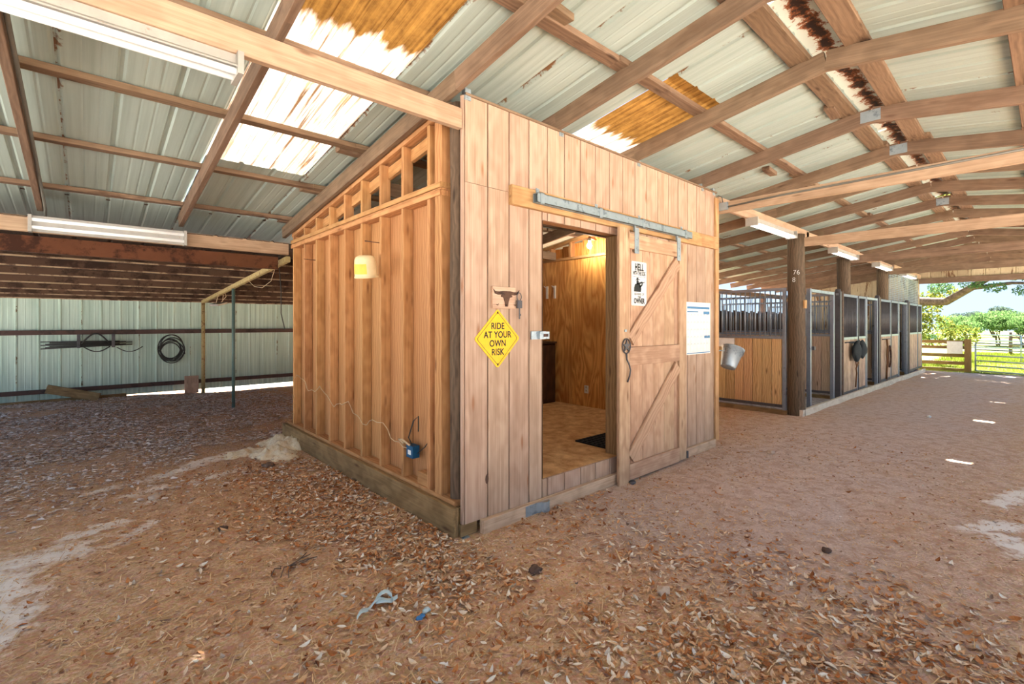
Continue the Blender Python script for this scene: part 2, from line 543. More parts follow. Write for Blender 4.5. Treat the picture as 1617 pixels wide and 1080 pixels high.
def tube_data(path, r, seg=8, closed=False, cap=True):
    pts = [Vector(p) for p in path]
    n = len(pts)
    rr = r if isinstance(r, (list, tuple)) else [r] * n
    vs, fs = [], []
    prev = None
    for i, p in enumerate(pts):
        if closed:
            d = (pts[(i + 1) % n] - pts[i - 1])
        else:
            d = pts[min(i + 1, n - 1)] - pts[max(i - 1, 0)]
        d.normalize()
        if prev is None:
            a = Vector((0, 0, 1)) if abs(d.z) < 0.9 else Vector((1, 0, 0))
            u = d.cross(a).normalized()
        else:
            u = (prev - d * prev.dot(d)).normalized()
        prev = u
        w = d.cross(u)
        for k in range(seg):
            an = 2 * pi * k / seg
            vs.append(p + (u * cos(an) + w * sin(an)) * rr[i])
    m = n if closed else n - 1
    for i in range(m):
        a0, b0 = i * seg, ((i + 1) % n) * seg
        for k in range(seg):
            k2 = (k + 1) % seg
            fs.append((a0 + k, a0 + k2, b0 + k2, b0 + k))
    if cap and not closed:
        fs.append(tuple(range(seg - 1, -1, -1)))
        fs.append(tuple((n - 1) * seg + k for k in range(seg)))
    return [tuple(v) for v in vs], fs


def tube(name, path, r, mat, parent=None, seg=8, closed=False, m4=None):
    vs, fs = tube_data(path, r, seg, closed)
    return from_data(name, vs, fs, mat, parent, m4, True)


def merge_data(chunks):
    vs, fs = [], []
    for v, f in chunks:
        b = len(vs)
        vs += v
        fs += [tuple(i + b for i in q) for q in f]
    return vs, fs


def box_data(lo, hi):
    x0, y0, z0 = lo
    x1, y1, z1 = hi
    vs = [(x0, y0, z0), (x1, y0, z0), (x1, y1, z0), (x0, y1, z0), (x0, y0, z1), (x1, y0, z1), (x1, y1, z1), (x0, y1, z1)]
    fs = [(3, 2, 1, 0), (4, 5, 6, 7), (0, 1, 5, 4), (1, 2, 6, 5), (2, 3, 7, 6), (3, 0, 4, 7)]
    return vs, fs


def lathe(name, prof, mat, parent=None, m4=None, seg=20, wall=None):
    """prof: list of (radius, z)."""
    vs, fs = [], []
    for r, z in prof:
        for k in range(seg):
            a = 2 * pi * k / seg
            vs.append((r * cos(a), r * sin(a), z))
    for i in range(len(prof) - 1):
        for k in range(seg):
            k2 = (k + 1) % seg
            fs.append((i * seg + k, i * seg + k2, (i + 1) * seg + k2, (i + 1) * seg + k))
    return from_data(name, vs, fs, mat, parent, m4, True)


def prism_data(poly, y0, y1):
    """Polygon in XZ extruded along Y from y0 (front) to y1."""
    n = len(poly)
    vs = [(x, y0, z) for x, z in poly] + [(x, y1, z) for x, z in poly]
    fs = [tuple(range(n)), tuple(range(2 * n - 1, n - 1, -1))]
    for i in range(n):
        j = (i + 1) % n
        fs.append((j, i, i + n, j + n))
    return vs, fs


def prism(name, poly, y0, y1, mat, parent=None, m4=None):
    vs, fs = prism_data(poly, y0, y1)
    return from_data(name, vs, fs, mat, parent, m4)


def lettering(name, body, size, centre, mat, parent, spacing=1.0, xs=1.0, bold=0.0, rotz=0.0):
    """Flat print facing -Y (before rotz), centred on `centre`."""
    cu = bpy.data.curves.new('print', 'FONT')
    cu.body = body
    cu.size = size
    cu.align_x = 'CENTER'
    cu.align_y = 'CENTER'
    cu.space_line = spacing
    cu.offset = bold
    cu.space_character = 1.0 + bold * 40
    cu.extrude = 0.0006
    tmp = bpy.data.objects.new('print', cu)
    COL.objects.link(tmp)
    dg = bpy.context.evaluated_depsgraph_get()
    me = bpy.data.meshes.new_from_object(tmp.evaluated_get(dg))
    bpy.data.objects.remove(tmp)
    bpy.data.curves.remove(cu)
    me.materials.clear()
    me.materials.append(mat)
    o = bpy.data.objects.new(name, me)
    m4 = Matrix.Translation(Vector(centre)) @ Matrix.Rotation(rotz, 4, 'Z') @ Matrix.Rotation(pi / 2, 4, 'X') @ Matrix.Diagonal((xs, 1, 1, 1))
    return put(o, parent, m4)


# ------------------------------------------------------------------ floor of the barn (dirt) and the land outside
def zfloor(x, y):
    v = 0.022 * noise.noise(Vector((x * 0.9, y * 0.9, 3.1))) + 0.012 * noise.noise(Vector((x * 2.7, y * 2.7, 8.0)))
    near = 1.0
    if -0.1 < x < 3.9 and -0.15 < y < 3.9:
        near = 0.2
    v *= near
    v += 0.006 * noise.noise(Vector((x * 9, y * 9, 1.0)))
    if y > 8.6:
        t = min(1.0, (y - 8.6) / 1.4)
        s = max(0.0, min(1.0, (x + 1.6) / 2.0))
        v -= t * (0.03 + 0.10 * s)
    if x > 8:
        v -= 0.008 * (x - 8)
    return v


def seg_d(x, y, a, b):
    ax, ay = a
    bx, by = b
    dx, dy = bx - ax, by - ay
    t = max(0, min(1, ((x - ax) * dx + (y - ay) * dy) / (dx * dx + dy * dy + 1e-9)))
    return math.hypot(x - ax - t * dx, y - ay - t * dy)


LIME = [((-2.35, 1.55), (-2.0, 1.5), 0.20), ((-2.0, 1.75), (-1.75, 1.9), 0.12), ((-2.25, 1.3), (-2.2, 0.75), 0.16),
        ((-2.6, 1.2), (-2.3, 0.6), 0.2), ((-1.62, 2.6), (-1.42, 2.62), 0.10), ((-1.85, 2.85), (-1.72, 2.9), 0.09),
        ((-1.45, 2.95), (-0.9, 3.3), 0.13), ((-1.1, 3.25), (-0.65, 3.5), 0.12), ((-1.15, 2.6), (-0.75, 2.75), 0.08),
        ((2.5, -2.62), (2.75, -2.45), 0.16), ((3.1, -2.5), (2.8, -2.3), 0.10), ((4.2, -2.55), (3.6, -2.4), 0.1),
        ((-1.75, 1.45), (-1.55, 1.75), 0.07), ((-1.6, 2.2), (-1.5, 2.3), 0.05)]


def build_floor():
    X0, X1, Y0, Y1 = -7.0, 18.6, -6.0, 10.9

    def axis(a, b, dense):
        out, v = [], a
        while v < b:
            out.append(v)
            d = max(0, max(dense[0] - v, v - dense[1]))
            v += 0.055 + 0.03 * d
        out.append(b)
        return out
    xs = axis(X0, X1, (-2.6, 3.2))
    ys = axis(Y0, Y1, (-2.7, 3.8))
    vs = [(x, y, zfloor(x, y)) for y in ys for x in xs]
    nx = len(xs)
    fs = [(j * nx + i, j * nx + i + 1, (j + 1) * nx + i + 1, (j + 1) * nx + i) for j in range(len(ys) - 1) for i in range(nx - 1)]
    o = from_data('floor', vs, fs, M['floor'], None, None, True)
    meta(o, kind='structure')
    me = o.data
    lime, dust, muck = [], [], []
    for x, y, z in vs:
        l = 0.0
        for a, b, r in LIME:
            d = seg_d(x, y, a, b)
            if d < r * 1.7:
                l = max(l, 1.0 - d / (r * 1.7))
        lime.append(l)
        # trodden pinkish aisle on the right, out to the gable
        dd = seg_d(x, y, (0.9, -1.0), (18, -1.3))
        dust.append(max(0.0, min(1.0, 1.35 - dd / 1.3)) * max(0.0, min(1.0, (x - 0.3) / 0.8)))
        muck.append(max(0.0, min(1.0, (y - 1.9) / 1.6)) if x < 0.3 else 0.3 if x > 6.5 else 0.15)
    for nm, data in (('lime', lime), ('dust', dust), ('muck', muck)):
        at = me.attributes.new(nm, 'FLOAT', 'POINT')
        at.data.foreach_set('value', data)
    return o


FLOOR = build_floor()


def land():
    # the meadow beyond the gable and the sunlit yard on the open side
    def grid(name, x0, x1, y0, y1, n, mat, z0, amp):
        vs, fs = [], []
        for j in range(n + 1):
            for i in range(n + 1):
                x, y = x0 + (x1 - x0) * i / n, y0 + (y1 - y0) * j / n
                vs.append((x, y, z0 + amp * noise.noise(Vector((x * 0.15, y * 0.15, 0)))))
        for j in range(n):
            for i in range(n):
                a = j * (n + 1) + i
                fs.append((a, a + 1, a + n + 2, a + n + 1))
        o = from_data(name, vs, fs, mat, None, None, True)
        return meta(o, kind='structure')
    grid('ground', 18.2, 140, -70, 70, 40, M['field'], -0.16, 0.06)
    grid('ground', -60, 18.4, -60, -5.4, 30, M['yard'], -0.14, 0.05)
    grid('ground', -60, 18.4, 10.3, 70, 30, M['yard'], -0.16, 0.05)
    grid('ground', -60, -6.6, -6, 11, 20, M['yard'], -0.1, 0.03)


land()


# ------------------------------------------------------------------ the roof: rafters, purlins, sheets, ridge
XA, XB = -4.7, 17.95          # ends of the barn
YR = -1.6                     # ridge line
YE, YW = 3.86, -4.0           # eave at the lean-to, eave on the open side


def zb(y):
    """underside of the rafters"""
    if y >= 0:
        return 3.04 - 0.13 * y
    if y >= YR:
        return 3.04 - 0.155 * y
    return 3.04 - 0.155 * YR + 0.155 * (y - YR)


RD, PT = 0.14, 0.042
ROOF = empty('ceiling', (6.6, YR, 3.5), kind='structure')
RAFX = [-4.5, -3.4, -2.24, -1.12, -0.035, 0.955, 2.07, 3.42, 4.66, 5.75, 6.83, 8.0, 9.22, 10.45, 11.7, 12.9, 14.1, 15.3, 16.5, 17.8]
for i, x in enumerate(RAFX):
    h = RD / 2
    y_top = 3.80
    bar('rafter', (x, y_top, zb(y_top) + h), (x, 0.0, zb(0) + h), 0.045, RD, M['rafter'], ROOF)
    bar('rafter', (x, 0.0, zb(0) + h), (x, YR + 0.002, zb(YR) + h), 0.0449, RD, M['rafter'], ROOF)
    bar('rafter', (x, YR - 0.002, zb(YR) + h), (x, -3.95, zb(-3.95) + h), 0.045, RD, M['rafter'], ROOF)
    if i in (7, 8, 11):
        p = block('gusset_plate', (x - 0.0245, YR - 0.07, zb(YR) + 0.012), (x + 0.0245, YR + 0.08, zb(YR) + 0.115), M['galv'], ROOF, 1, 0.001)

for y, w in ((3.52, 0.09), (2.42, 0.09), (1.40, 0.095), (0.41, 0.09), (-0.63, 0.10), (-1.42, 0.14), (-1.78, 0.14), (-2.56, 0.10), (-3.5, 0.10)):
    cuts = [XA] + [x for k, x in enumerate(RAFX) if k % 3 == (1 if y > 0 else 2)] + [XB]
    for a, b in zip(cuts, cuts[1:]):
        if b - a < 0.3:
            continue
        jy = random.uniform(-0.03, 0.03)
        bar('purlin', (a - 0.12, y + jy, zb(y) + RD + PT / 2), (b + 0.10, y + random.uniform(-0.03, 0.03), zb(y) + RD + PT / 2 + 0.002), w, PT, M['purlin'], ROOF, (0, 0, 1))
# short blocks of purlin offcut lapped beside the joints
for x, y in ((-0.30, 0.50), (-0.26, 1.50), (-0.24, 2.52), (-0.16, 3.60), (4.0, -0.48), (-0.02, -0.74), (3.05, -1.36), (5.2, -0.52), (5.0, -2.66)):
    bar('purlin_block', (x, y, zb(y) + RD + 0.02), (x + 0.30, y + 0.02, zb(y) + RD + 0.02), 0.08, 0.045, M['purlin'], ROOF)


def rib_profile(w, pitch=0.3):
    """(u, height) across one roofing sheet: a tall rib every pitch, two low ribs between."""
    out = []
    n = max(1, round(w / pitch))
    p = w / n
    for k in range(n):
        u = k * p
        out += [(u, 0.015), (u + 0.010, 0.015), (u + 0.024, 0.0)]
        for q in (0.40, 0.68):
            out += [(u + q * p - 0.012, 0.0), (u + q * p, 0.0028), (u + q * p + 0.012, 0.0)]
        out += [(u + p - 0.024, 0.0), (u + p - 0.010, 0.015)]
    out.append((w, 0.015))
    return out


_sheet_cache = {}


def roof_sheet(name, x0, x1, rows, mat, parent, lift=0.0, wavy_end=0.0):
    """A ribbed sheet between x0 and x1 following rows [(y, z) ...]; local origin at its x0 seam."""
    prof = rib_profile(x1 - x0)
    vs, fs = [], []
    yo, zo = rows[0]
    for r, (y, z) in enumerate(rows):
        for u, hgt in prof:
            end = (wavy_end * noise.noise(Vector((u * 7 + x0, 5, 0)))) if r == len(rows) - 1 else 0
            vs.append((u, y + end, z - zo + hgt + lift))
    n = len(prof)
    for r in range(len(rows) - 1):
        for i in range(n - 1):
            fs.append((r * n + i, r * n + i + 1, (r + 1) * n + i + 1, (r + 1) * n + i))
    return from_data(name, vs, fs, mat, parent, Matrix.Translation((x0, 0, zo)))


def zs(y):
    return zb(y) + RD + PT + 0.003


seams = [-4.75, -3.87, -2.96, -2.05, -1.13, -0.29, 0.52, 1.42, 2.33]
while seams[-1] < XB - 0.5:
    seams.append(seams[-1] + 0.905)
seams[-1] = XB + 0.05
SKY1 = mk_skylight('fibreglass_skylight', 0.12)
SKY2 = mk_skylight('fibreglass_skylight_amber', 0.03)
rnd_l = [(YR + 0.10, zs(YR + 0.10)), (0.0, zs(0)), (3.74, zs(3.74))]
for a, b in zip(seams, seams[1:]):
    lift = 0.0
    if abs(a + 1.13) < 0.01:
        s = roof_sheet('skylight_panel', a, b, [(YR + 0.10, zs(YR + 0.10)), (0.0, zs(0)), (2.30, zs(2.30))], SKY1, ROOF)
        s['label'] = 'glowing dirty translucent roof panel'
        roof_sheet('roof_sheet', a, b, [(2.24, zs(2.24) - 0.005), (3.74, zs(3.74) - 0.005)], M['roof'], ROOF, 0, 0.06)
    elif abs(a - 1.42) < 0.01:
        roof_sheet('roof_sheet', a, b, [(YR + 0.10, zs(YR + 0.10)), (-0.72, zs(-0.72))], M['roof'], ROOF)
        s = roof_sheet('skylight_panel', a, b, [(-0.80, zs(-0.80) - 0.004), (0.0, zs(0) - 0.004), (1.30, zs(1.30) - 0.004)], SKY2, ROOF)
        s['label'] = 'amber translucent roof panel'
        roof_sheet('roof_sheet', a, b, [(1.22, zs(1.22)), (3.74, zs(3.74))], M['roof'], ROOF)
    else:
        roof_sheet('roof_sheet', a, b, rnd_l, M['roof'], ROOF, 0, 0.06 if a < 0 else 0.0)
    if a < 0.5:
        roof_sheet('roof_sheet', a, b, [(3.60, zs(3.60) - 0.03), (5.05, zs(5.05) - 0.03)], M['roof'], ROOF)
    roof_sheet('roof_sheet', a, b, [(YR - 0.10, zs(YR - 0.10)), (-4.0, zs(-4.0))], M['roof'], ROOF)


def mk_ridge():
    t = NT('ridge_cap_steel')
    v = t.coords((9, 9, 9), rand=True)
    n1 = t.noise(v, 1.0, 8, 0.75)
    sp = t.n('ShaderNodeSeparateXYZ')
    tc = t.n('ShaderNodeTexCoord')
    t.l(tc.outputs['Object'], sp.inputs[0])
    e = t.math('SUBTRACT', 1.0, t.math('MULTIPLY', t.math('ABSOLUTE', sp.outputs['Y']), 11.0), True)
    r = t.math('ADD', n1, t.math('MULTIPLY', e, 0.24))
    col = t.ramp(r, [(0.58, lin(212, 220, 210)), (0.63, lin(150, 88, 46)), (0.72, lin(46, 32, 28))])
    t.pbsdf(col, 0.6, 0, n1, 0.2, 0.01)
    return t.m


M['ridge'] = mk_ridge()
# ridge capping in lapped lengths; two of them have rusted through and let a shaft of sun in
caps = [(-4.75, -1.7), (-1.72, 1.3), (1.28, 4.3), (4.28, 7.3), (7.28, 8.18), (8.26, 11.16), (11.30, 14.05), (14.20, 16.2), (16.18, 18.0)]
for a, b in caps:
    vs, fs = [], []
    for x in (a, b):
        for dy in (-0.27, -0.02, 0.02, 0.27):
            vs.append((x, dy, zs(YR + dy) - zs(YR) + 0.026 - abs(dy) * 0.02))
    fs = [(i, i + 1, i + 5, i + 4) for i in range(3)]
    from_data('ridge_cap', vs, fs, M['ridge'], ROOF, Matrix.Translation((0, YR, zs(YR))))

# rust-eaten lower edge of the left-bay sheets
vs, fs = [], []
n = 150
for i in range(n + 1):
    x = -4.7 + 4.5 * i / n
    a = 3.70 + 0.05 * noise.noise(Vector((x * 3, 1, 0))) + 0.03 * noise.noise(Vector((x * 14, 2, 0)))
    w = 0.018 + 0.03 * abs(noise.noise(Vector((x * 6, 7, 0))))
    vs += [(x, a - w, zs(a) - 0.020), (x, a + 0.012, zs(a) - 0.024)]
for i in range(n):
    fs.append((2 * i, 2 * i + 2, 2 * i + 3, 2 * i + 1))
fr_ = from_data('rusted_edge', vs, fs, M['rust_dark'], ROOF)
fr_['label'] = 'dark ragged rusted sheet edge'

# ------------------------------------------------------------------ lean-to roof (low, dark) behind the low beam
LEAN = empty('ceiling', (0, 7, 2.3), kind='structure')


def zl(y):
    return 2.30 - 0.066 * (y - 4.3)


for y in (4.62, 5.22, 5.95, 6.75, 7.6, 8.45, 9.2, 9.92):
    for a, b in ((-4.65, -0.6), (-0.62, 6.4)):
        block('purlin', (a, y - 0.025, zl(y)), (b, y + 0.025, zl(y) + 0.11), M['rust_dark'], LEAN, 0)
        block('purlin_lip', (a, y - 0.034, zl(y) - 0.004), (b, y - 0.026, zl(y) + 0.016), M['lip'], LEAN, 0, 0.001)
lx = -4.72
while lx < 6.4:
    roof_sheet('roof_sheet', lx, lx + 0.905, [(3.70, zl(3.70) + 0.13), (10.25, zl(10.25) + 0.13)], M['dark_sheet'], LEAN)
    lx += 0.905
for a, b in ((-4.65, -0.75), (-0.75, -0.07)):
    block('rusty_channel', (a, 3.92, 2.16), (b, 3.98, 2.32), M['rust_beam'], LEAN, 0)

# ------------------------------------------------------------------ far wall of the lean-to
WL = empty('wall_left', (0, 10.12, 0), kind='structure')
x = -4.7
while x < 6.3:
    prof = rib_profile(0.905, 0.3)
    vs, fs = [], []
    for z in (0.0, 1.0, 2.09):
        for u, h in prof:
            vs.append((u, z, h))
    n = len(prof)
    for r in range(2):
        for i in range(n - 1):
            fs.append((r * n + i, r * n + i + 1, (r + 1) * n + i + 1, (r + 1) * n + i))
    m4 = Matrix.Translation((x, 10.15, -0.03)) @ Matrix.Rotation(pi / 2, 4, 'X')
    from_data('wall_sheet', vs, fs, M['wall_sheet'], WL, m4)
    x += 0.905
for z, t in ((1.285, 0.09), (0.16, 0.08)):
    for a, b in ((-4.7, -2.2), (-2.21, 0.2), (0.19, 6.3)):
        block('girt', (a, 10.04, z - t / 2), (b, 10.10, z + t / 2), M['girt'], WL, 0)
for x in (-4.62, 2.3, 4.8):
    block('wall_post', (x - 0.05, 10.02, -0.15), (x + 0.05, 10.12, 1.92), M['girt'], WL, 2)


# ------------------------------------------------------------------ gable at the far end and the wall behind the stalls
WF = empty('wall_far', (17.9, 0, 0), kind='structure')
y = 0.02
while y < 3.8:
    y1 = min(y + 0.93, 3.82)
    prof = rib_profile(y1 - y, 0.3)
    vs, fs = [], []
    for i, (u, h) in enumerate(prof):
        vs.append((h, y + u, -0.1))
        vs.append((h, y + u, zs(y + u) - 0.01))
    for i in range(len(prof) - 1):
        fs.append((2 * i, 2 * i + 2, 2 * i + 3, 2 * i + 1))
    from_data('wall_sheet', vs, fs, M['tan_sheet'], WF, Matrix.Translation((17.96, 0, 0)))
    y = y1
y = -3.95
while y < 0.0:
    y1 = min(y + 0.93, 0.02)
    prof = rib_profile(y1 - y, 0.3)
    vs, fs = [], []
    for i, (u, h) in enumerate(prof):
        vs.append((h, y + u, 2.86))
        vs.append((h, y + u, zs(y + u) - 0.01))
    for i in range(len(prof) - 1):
        fs.append((2 * i, 2 * i + 2, 2 * i + 3, 2 * i + 1))
    from_data('wall_sheet', vs, fs, M['tan_sheet'], WF, Matrix.Translation((17.96, 0, 0)))
    y = y1
block('lintel', (17.88, -3.95, 2.71), (17.94, 0.02, 2.88), M['rafter'], WF, 1)

WB = empty('wall_back', (12, 3.75, 0), kind='structure')
x = 6.4
k = 0
while x < 17.9:
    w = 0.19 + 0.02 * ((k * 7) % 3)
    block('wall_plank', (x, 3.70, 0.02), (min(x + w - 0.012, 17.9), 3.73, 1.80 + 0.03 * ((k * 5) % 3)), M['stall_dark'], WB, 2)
    x += w
    k += 1
for z in (0.5, 1.6):
    block('wall_rail', (6.4, 3.735, z - 0.06), (17.9, 3.775, z + 0.06), M['stall_dark'], WB, 0)
for x in (6.5, 8.75, 12.1, 15.6, 17.8):
    block('wall_post', (x - 0.07, 3.78, -0.1), (x + 0.07, 3.92, 2.45), M['post'], WB, 2)

# ------------------------------------------------------------------ tack room
TR = empty('tack_room', (1.9, 1.9, 0), 'square tack room with pale board front and open stud side wall', 'tack room')
S = M['stud']
FW = 3.75                       # length of the front
ZT = 3.03

# --- stud side wall (faces -X)
bar('sill_beam', (-0.03, 0.03, 0.10), (-0.03, 3.80, 0.10), 0.045, 0.205, M['treated'], TR)
block('floor_joist', (0.0, 0.05, 0.0), (0.04, 3.78, 0.185), M['treated'], TR, 1)
block('sole_plate', (-0.005, 0.08, 0.19), (0.09, 3.75, 0.228), S, TR, 1)
block('middle_plate', (-0.012, 0.25, 2.395), (0.09, 3.60, 2.434), S, TR, 1)
block('middle_plate', (-0.004, 0.25, 2.436), (0.09, 3.60, 2.45), S, TR, 1)
block('middle_plate', (-0.014, 0.25, 2.452), (0.09, 3.60, 2.492), S, TR, 1)


def ztop(y):
    return 3.09 - 0.132 * y


for yl in (3.56, 3.17, 2.78, 2.39, 2.00, 1.61, 1.23, 0.84, 0.445):
    block('stud', (0.0, yl - 0.038, 0.228), (0.09, yl, 2.395), S, TR, 2)
    block('stud', (0.0, yl - 0.038, 2.492), (0.09, yl, ztop(yl - 0.019) - 0.085), S, TR, 2)
block('stud', (0.0, 0.25, 0.228), (0.09, 0.34, 2.395), S, TR, 2)
block('stud', (0.0, 0.25, 2.492), (0.09, 0.34, ztop(0.30) + 0.0), S, TR, 2)
for dz in (-0.06, -0.021):
    bar('top_plate', (0.045, 3.60, ztop(3.60) + dz), (0.045, 0.345, ztop(0.345) + dz), 0.09, 0.038, S, TR)
bar('top_plate', (0.085, 3.60, ztop(3.60) - 0.15), (0.085, 0.345, ztop(0.345) - 0.15), 0.038, 0.10, S, TR)
block('blocking', (0.01, 0.445, 0.228), (0.085, 0.60, 0.32), S, TR, 1)
for y0, y1 in ((0.10, 1.32), (1.325, 2.54), (2.545, 3.70)):
    block('plywood_sheet', (0.092, y0, 0.228), (0.104, y1, 2.44), M['sheathing'], TR, 2)

# --- front wall (faces -Y)
block('front_backing', (0.03, 0.012, 0.09), (0.80, 0.02, 3.02), M['panel_dark'], TR, 2)
block('front_backing', (1.80, 0.012, 0.09), (3.72, 0.02, 3.02), M['panel_dark'], TR, 2)
block('front_backing', (0.80, 0.012, 2.29), (1.80, 0.02, 3.02), M['panel_dark'], TR, 0)
block('front_backing', (0.80, 0.012, 0.09), (1.80, 0.02, 0.225), M['panel_dark'], TR, 0)
DX0, DX1, DZ0, DZ1 = 0.775, 1.79, 0.232, 2.285
bx = 0.02
k = 0
while bx < FW - 0.05:
    b1 = min(bx + 0.2035, FW)
    g = 0.009
    for z0, z1 in ((0.09, 2.437), (2.440, ZT)):
        spans = [(bx, b1, z0, z1)]
        if z0 < 1:
            if bx >= DX0 - 0.01 and b1 <= DX1 + 0.05:
                spans = [(bx, b1, z0, DZ0), (bx, b1, DZ1, z1)]
            elif bx < DX0 < b1:
                spans = [(bx, DX0, z0, z1), (DX0, b1, z0, DZ0), (DX0, b1, DZ1, z1)]
            elif bx < DX1 < b1:
                spans = [(DX1, b1, z0, z1), (bx, DX1, z0, DZ0), (bx, DX1, DZ1, z1)]
        for a, b, c0, c1 in spans:
            if b - a > 0.02:
                block('siding_board', (a + g / 2, -0.006, c0), (b - g / 2, 0.012, c1), M['siding'], TR, 2, 0.003)
    bx = b1
    k += 1
block('corner_trim', (0.008, 0.0, 0.09), (0.020, 0.03, ZT), M['siding'], TR, 2)
block('corner_trim', (3.70, -0.028, 0.06), (3.79, -0.006, 2.97), M['header'], TR, 2)
block('corner_trim', (3.77, -0.006, 0.06), (3.795, 0.09, 2.97), M['header'], TR, 2)
block('drip_cap', (0.02, -0.02, ZT), (3.76, 0.05, ZT + 0.018), M['rafter'], TR, 0)
for fx in (0.05, 1.0, 2.12, 3.42, 3.70):
    block('hanger_bracket', (fx - 0.03, -0.012, ZT - 0.03), (fx + 0.02, 0.03, ZT + 0.05), M['galv'], TR, 2, 0.001)
# header board that carries the door track
block('header_board', (0.42, -0.046, 2.345), (3.32, -0.006, 2.49), M['header'], TR, 0)
block('header_board', (3.325, -0.044, 2.35), (3.74, -0.006, 2.492), M['header'], TR, 0)
# kick boards
block('kick_board', (0.0, 0.012, 0.0), (0.14, 0.05, 0.085), M['treated'], TR, 0)
block('kick_board', (0.15, -0.05, -0.02), (3.66, -0.008, 0.093), M['kick'], TR, 0)
block('foundation_block', (-0.05, -0.02, -0.06), (0.06, 0.08, 0.0), M['galv'], TR, 0)
# door jamb and head
block('door_jamb', (1.792, 0.012, 0.232), (1.832, 0.15, 2.285), M['treated'], TR, 2)
block('door_jamb', (0.735, 0.022, 0.232), (0.773, 0.11, 2.285), S, TR, 2)
block('door_head', (0.735, 0.022, 2.287), (1.83, 0.11, 2.33), S, TR, 0)
# floor inside
for a, b in ((0.105, 1.32), (1.323, 2.54), (2.543, 3.64)):
    block('floor_sheet', (a, 0.02, 0.205), (b, 3.68, 0.230), M['tack_floor'], TR, 1)
# right-hand wall: plywood inside, boards outside, frame above
for y0, y1 in ((0.03, 0.955), (0.96, 2.178), (2.183, 3.40), (3.403, 3.68)):
    block('plywood_sheet', (3.640, y0, 0.23), (3.652, y1, 2.44), M['plywood'], TR, 2)
block('middle_plate', (3.625, 0.02, 2.442), (3.735, 3.70, 2.482), S, TR, 1)
for yc in (0.2, 0.6, 1.0, 1.42, 1.82, 2.22, 2.63, 3.03, 3.45):
    block('stud', (3.655, yc - 0.02, 0.23), (3.735, yc + 0.02, 2.44), S, TR, 2)
    block('stud', (3.635, yc - 0.02, 2.482), (3.735, yc + 0.02, ztop(yc) - 0.085), S, TR, 2)
bar('top_plate', (3.69, 3.68, ztop(3.68) - 0.06), (3.69, 0.03, ztop(0.03) - 0.06), 0.09, 0.045, S, TR)
y = 0.02
while y < 3.7:
    y1 = min(y + 0.2035, 3.72)
    block('siding_board', (3.74, y + 0.002, 0.09), (3.758, y1 - 0.002, ztop(y1) - 0.09), M['plywood'], TR, 2)
    y = y1
# back wall
for x0, x1 in ((0.105, 1.32), (1.323, 2.54), (2.543, 3.64)):
    block('plywood_sheet', (x0, 3.685, 0.23), (x1, 3.70, 2.44), M['plywood'], TR, 2)
block('ceiling_joist', (0.1, 2.50, 2.46), (3.63, 2.54, 2.58), M['rafter'], TR, 0)
block('ceiling_joist', (0.1, 1.30, 2.62), (3.63, 1.34, 2.74), M['rafter'], TR, 0)

blb = lathe('light_bulb', [(0.0, -0.075), (0.018, -0.07), (0.031, -0.05), (0.034, -0.03), (0.026, -0.008), (0.014, 0.012), (0.014, 0.03), (0.0, 0.03)], M['bulb'], TR, Matrix.Translation((3.42, 1.66, 2.60)), 14)
lathe('lamp_holder', [(0.0, 0.06), (0.024, 0.058), (0.026, 0.02), (0.015, 0.018)], M['outlet'], blb, Matrix.Translation((3.42, 1.66, 2.61)), 12)
bar('lamp_bracket', (3.42, 1.66, 2.685), (3.64, 1.72, 2.685), 0.03, 0.03, M['stud'], blb)

# galvanised track, its brackets and the two door guides
track = []
y0, y1 = -0.10, -0.05
for a, b in (((y0, 2.385), (y0 + 0.004, 2.455)), ((y1 - 0.004, 2.385), (y1, 2.455)), ((y0, 2.451), (y1, 2.455)), ((y0, 2.385), (y0 + 0.016, 2.389)), ((y1 - 0.016, 2.385), (y1, 2.389))):
    track.append(box_data((0.63, a[0], a[1]), (3.00, b[0], b[1])))
v, f = merge_data(track)
trk = from_data('door_track', v, f, M['galv'], TR)
trk['label'] = 'galvanised box track'
for xb in (0.68, 1.40, 2.06, 2.86):
    v, f = merge_data([box_data((xb - 0.02, -0.104, 2.378), (xb + 0.02, -0.100, 2.462)), box_data((xb - 0.02, -0.104, 2.457), (xb + 0.02, -0.046, 2.463)),
                       box_data((xb - 0.018, -0.052, 2.455), (xb + 0.018, -0.047, 2.505))])
    br = from_data('track_bracket', v, f, M['galv'], TR)
    lathe('bolt', [(0, 0.006), (0.008, 0.005), (0.009, 0.0)], M['galv'], br, Matrix.Translation((xb, -0.0525, 2.49)) @ Matrix.Rotation(pi / 2, 4, 'X'), 8)
gp = []
for i in range(9):
    a = pi * i / 8
    gp.append((0.72 - 0.045 * cos(a) + 0.03, -0.055 - 0.035 * sin(a)))
vs, fs = [], []
pts2 = [(0.55, -0.053)] + [(0.665, -0.053)] + gp[1:]
for x, y in pts2:
    vs += [(x, y, 0.01), (x, y, 0.088), (x, y + 0.004, 0.01), (x, y + 0.004, 0.088)]
for i in range(len(pts2) - 1):
    a, b = i * 4, i * 4 + 4
    fs += [(a, b, b + 1, a + 1), (a + 3, b + 3, b + 2, a + 2), (a + 1, b + 1, b + 3, a + 3), (a + 2, b + 2, b, a)]
from_data('door_guide', vs, fs, M['galv'], TR)

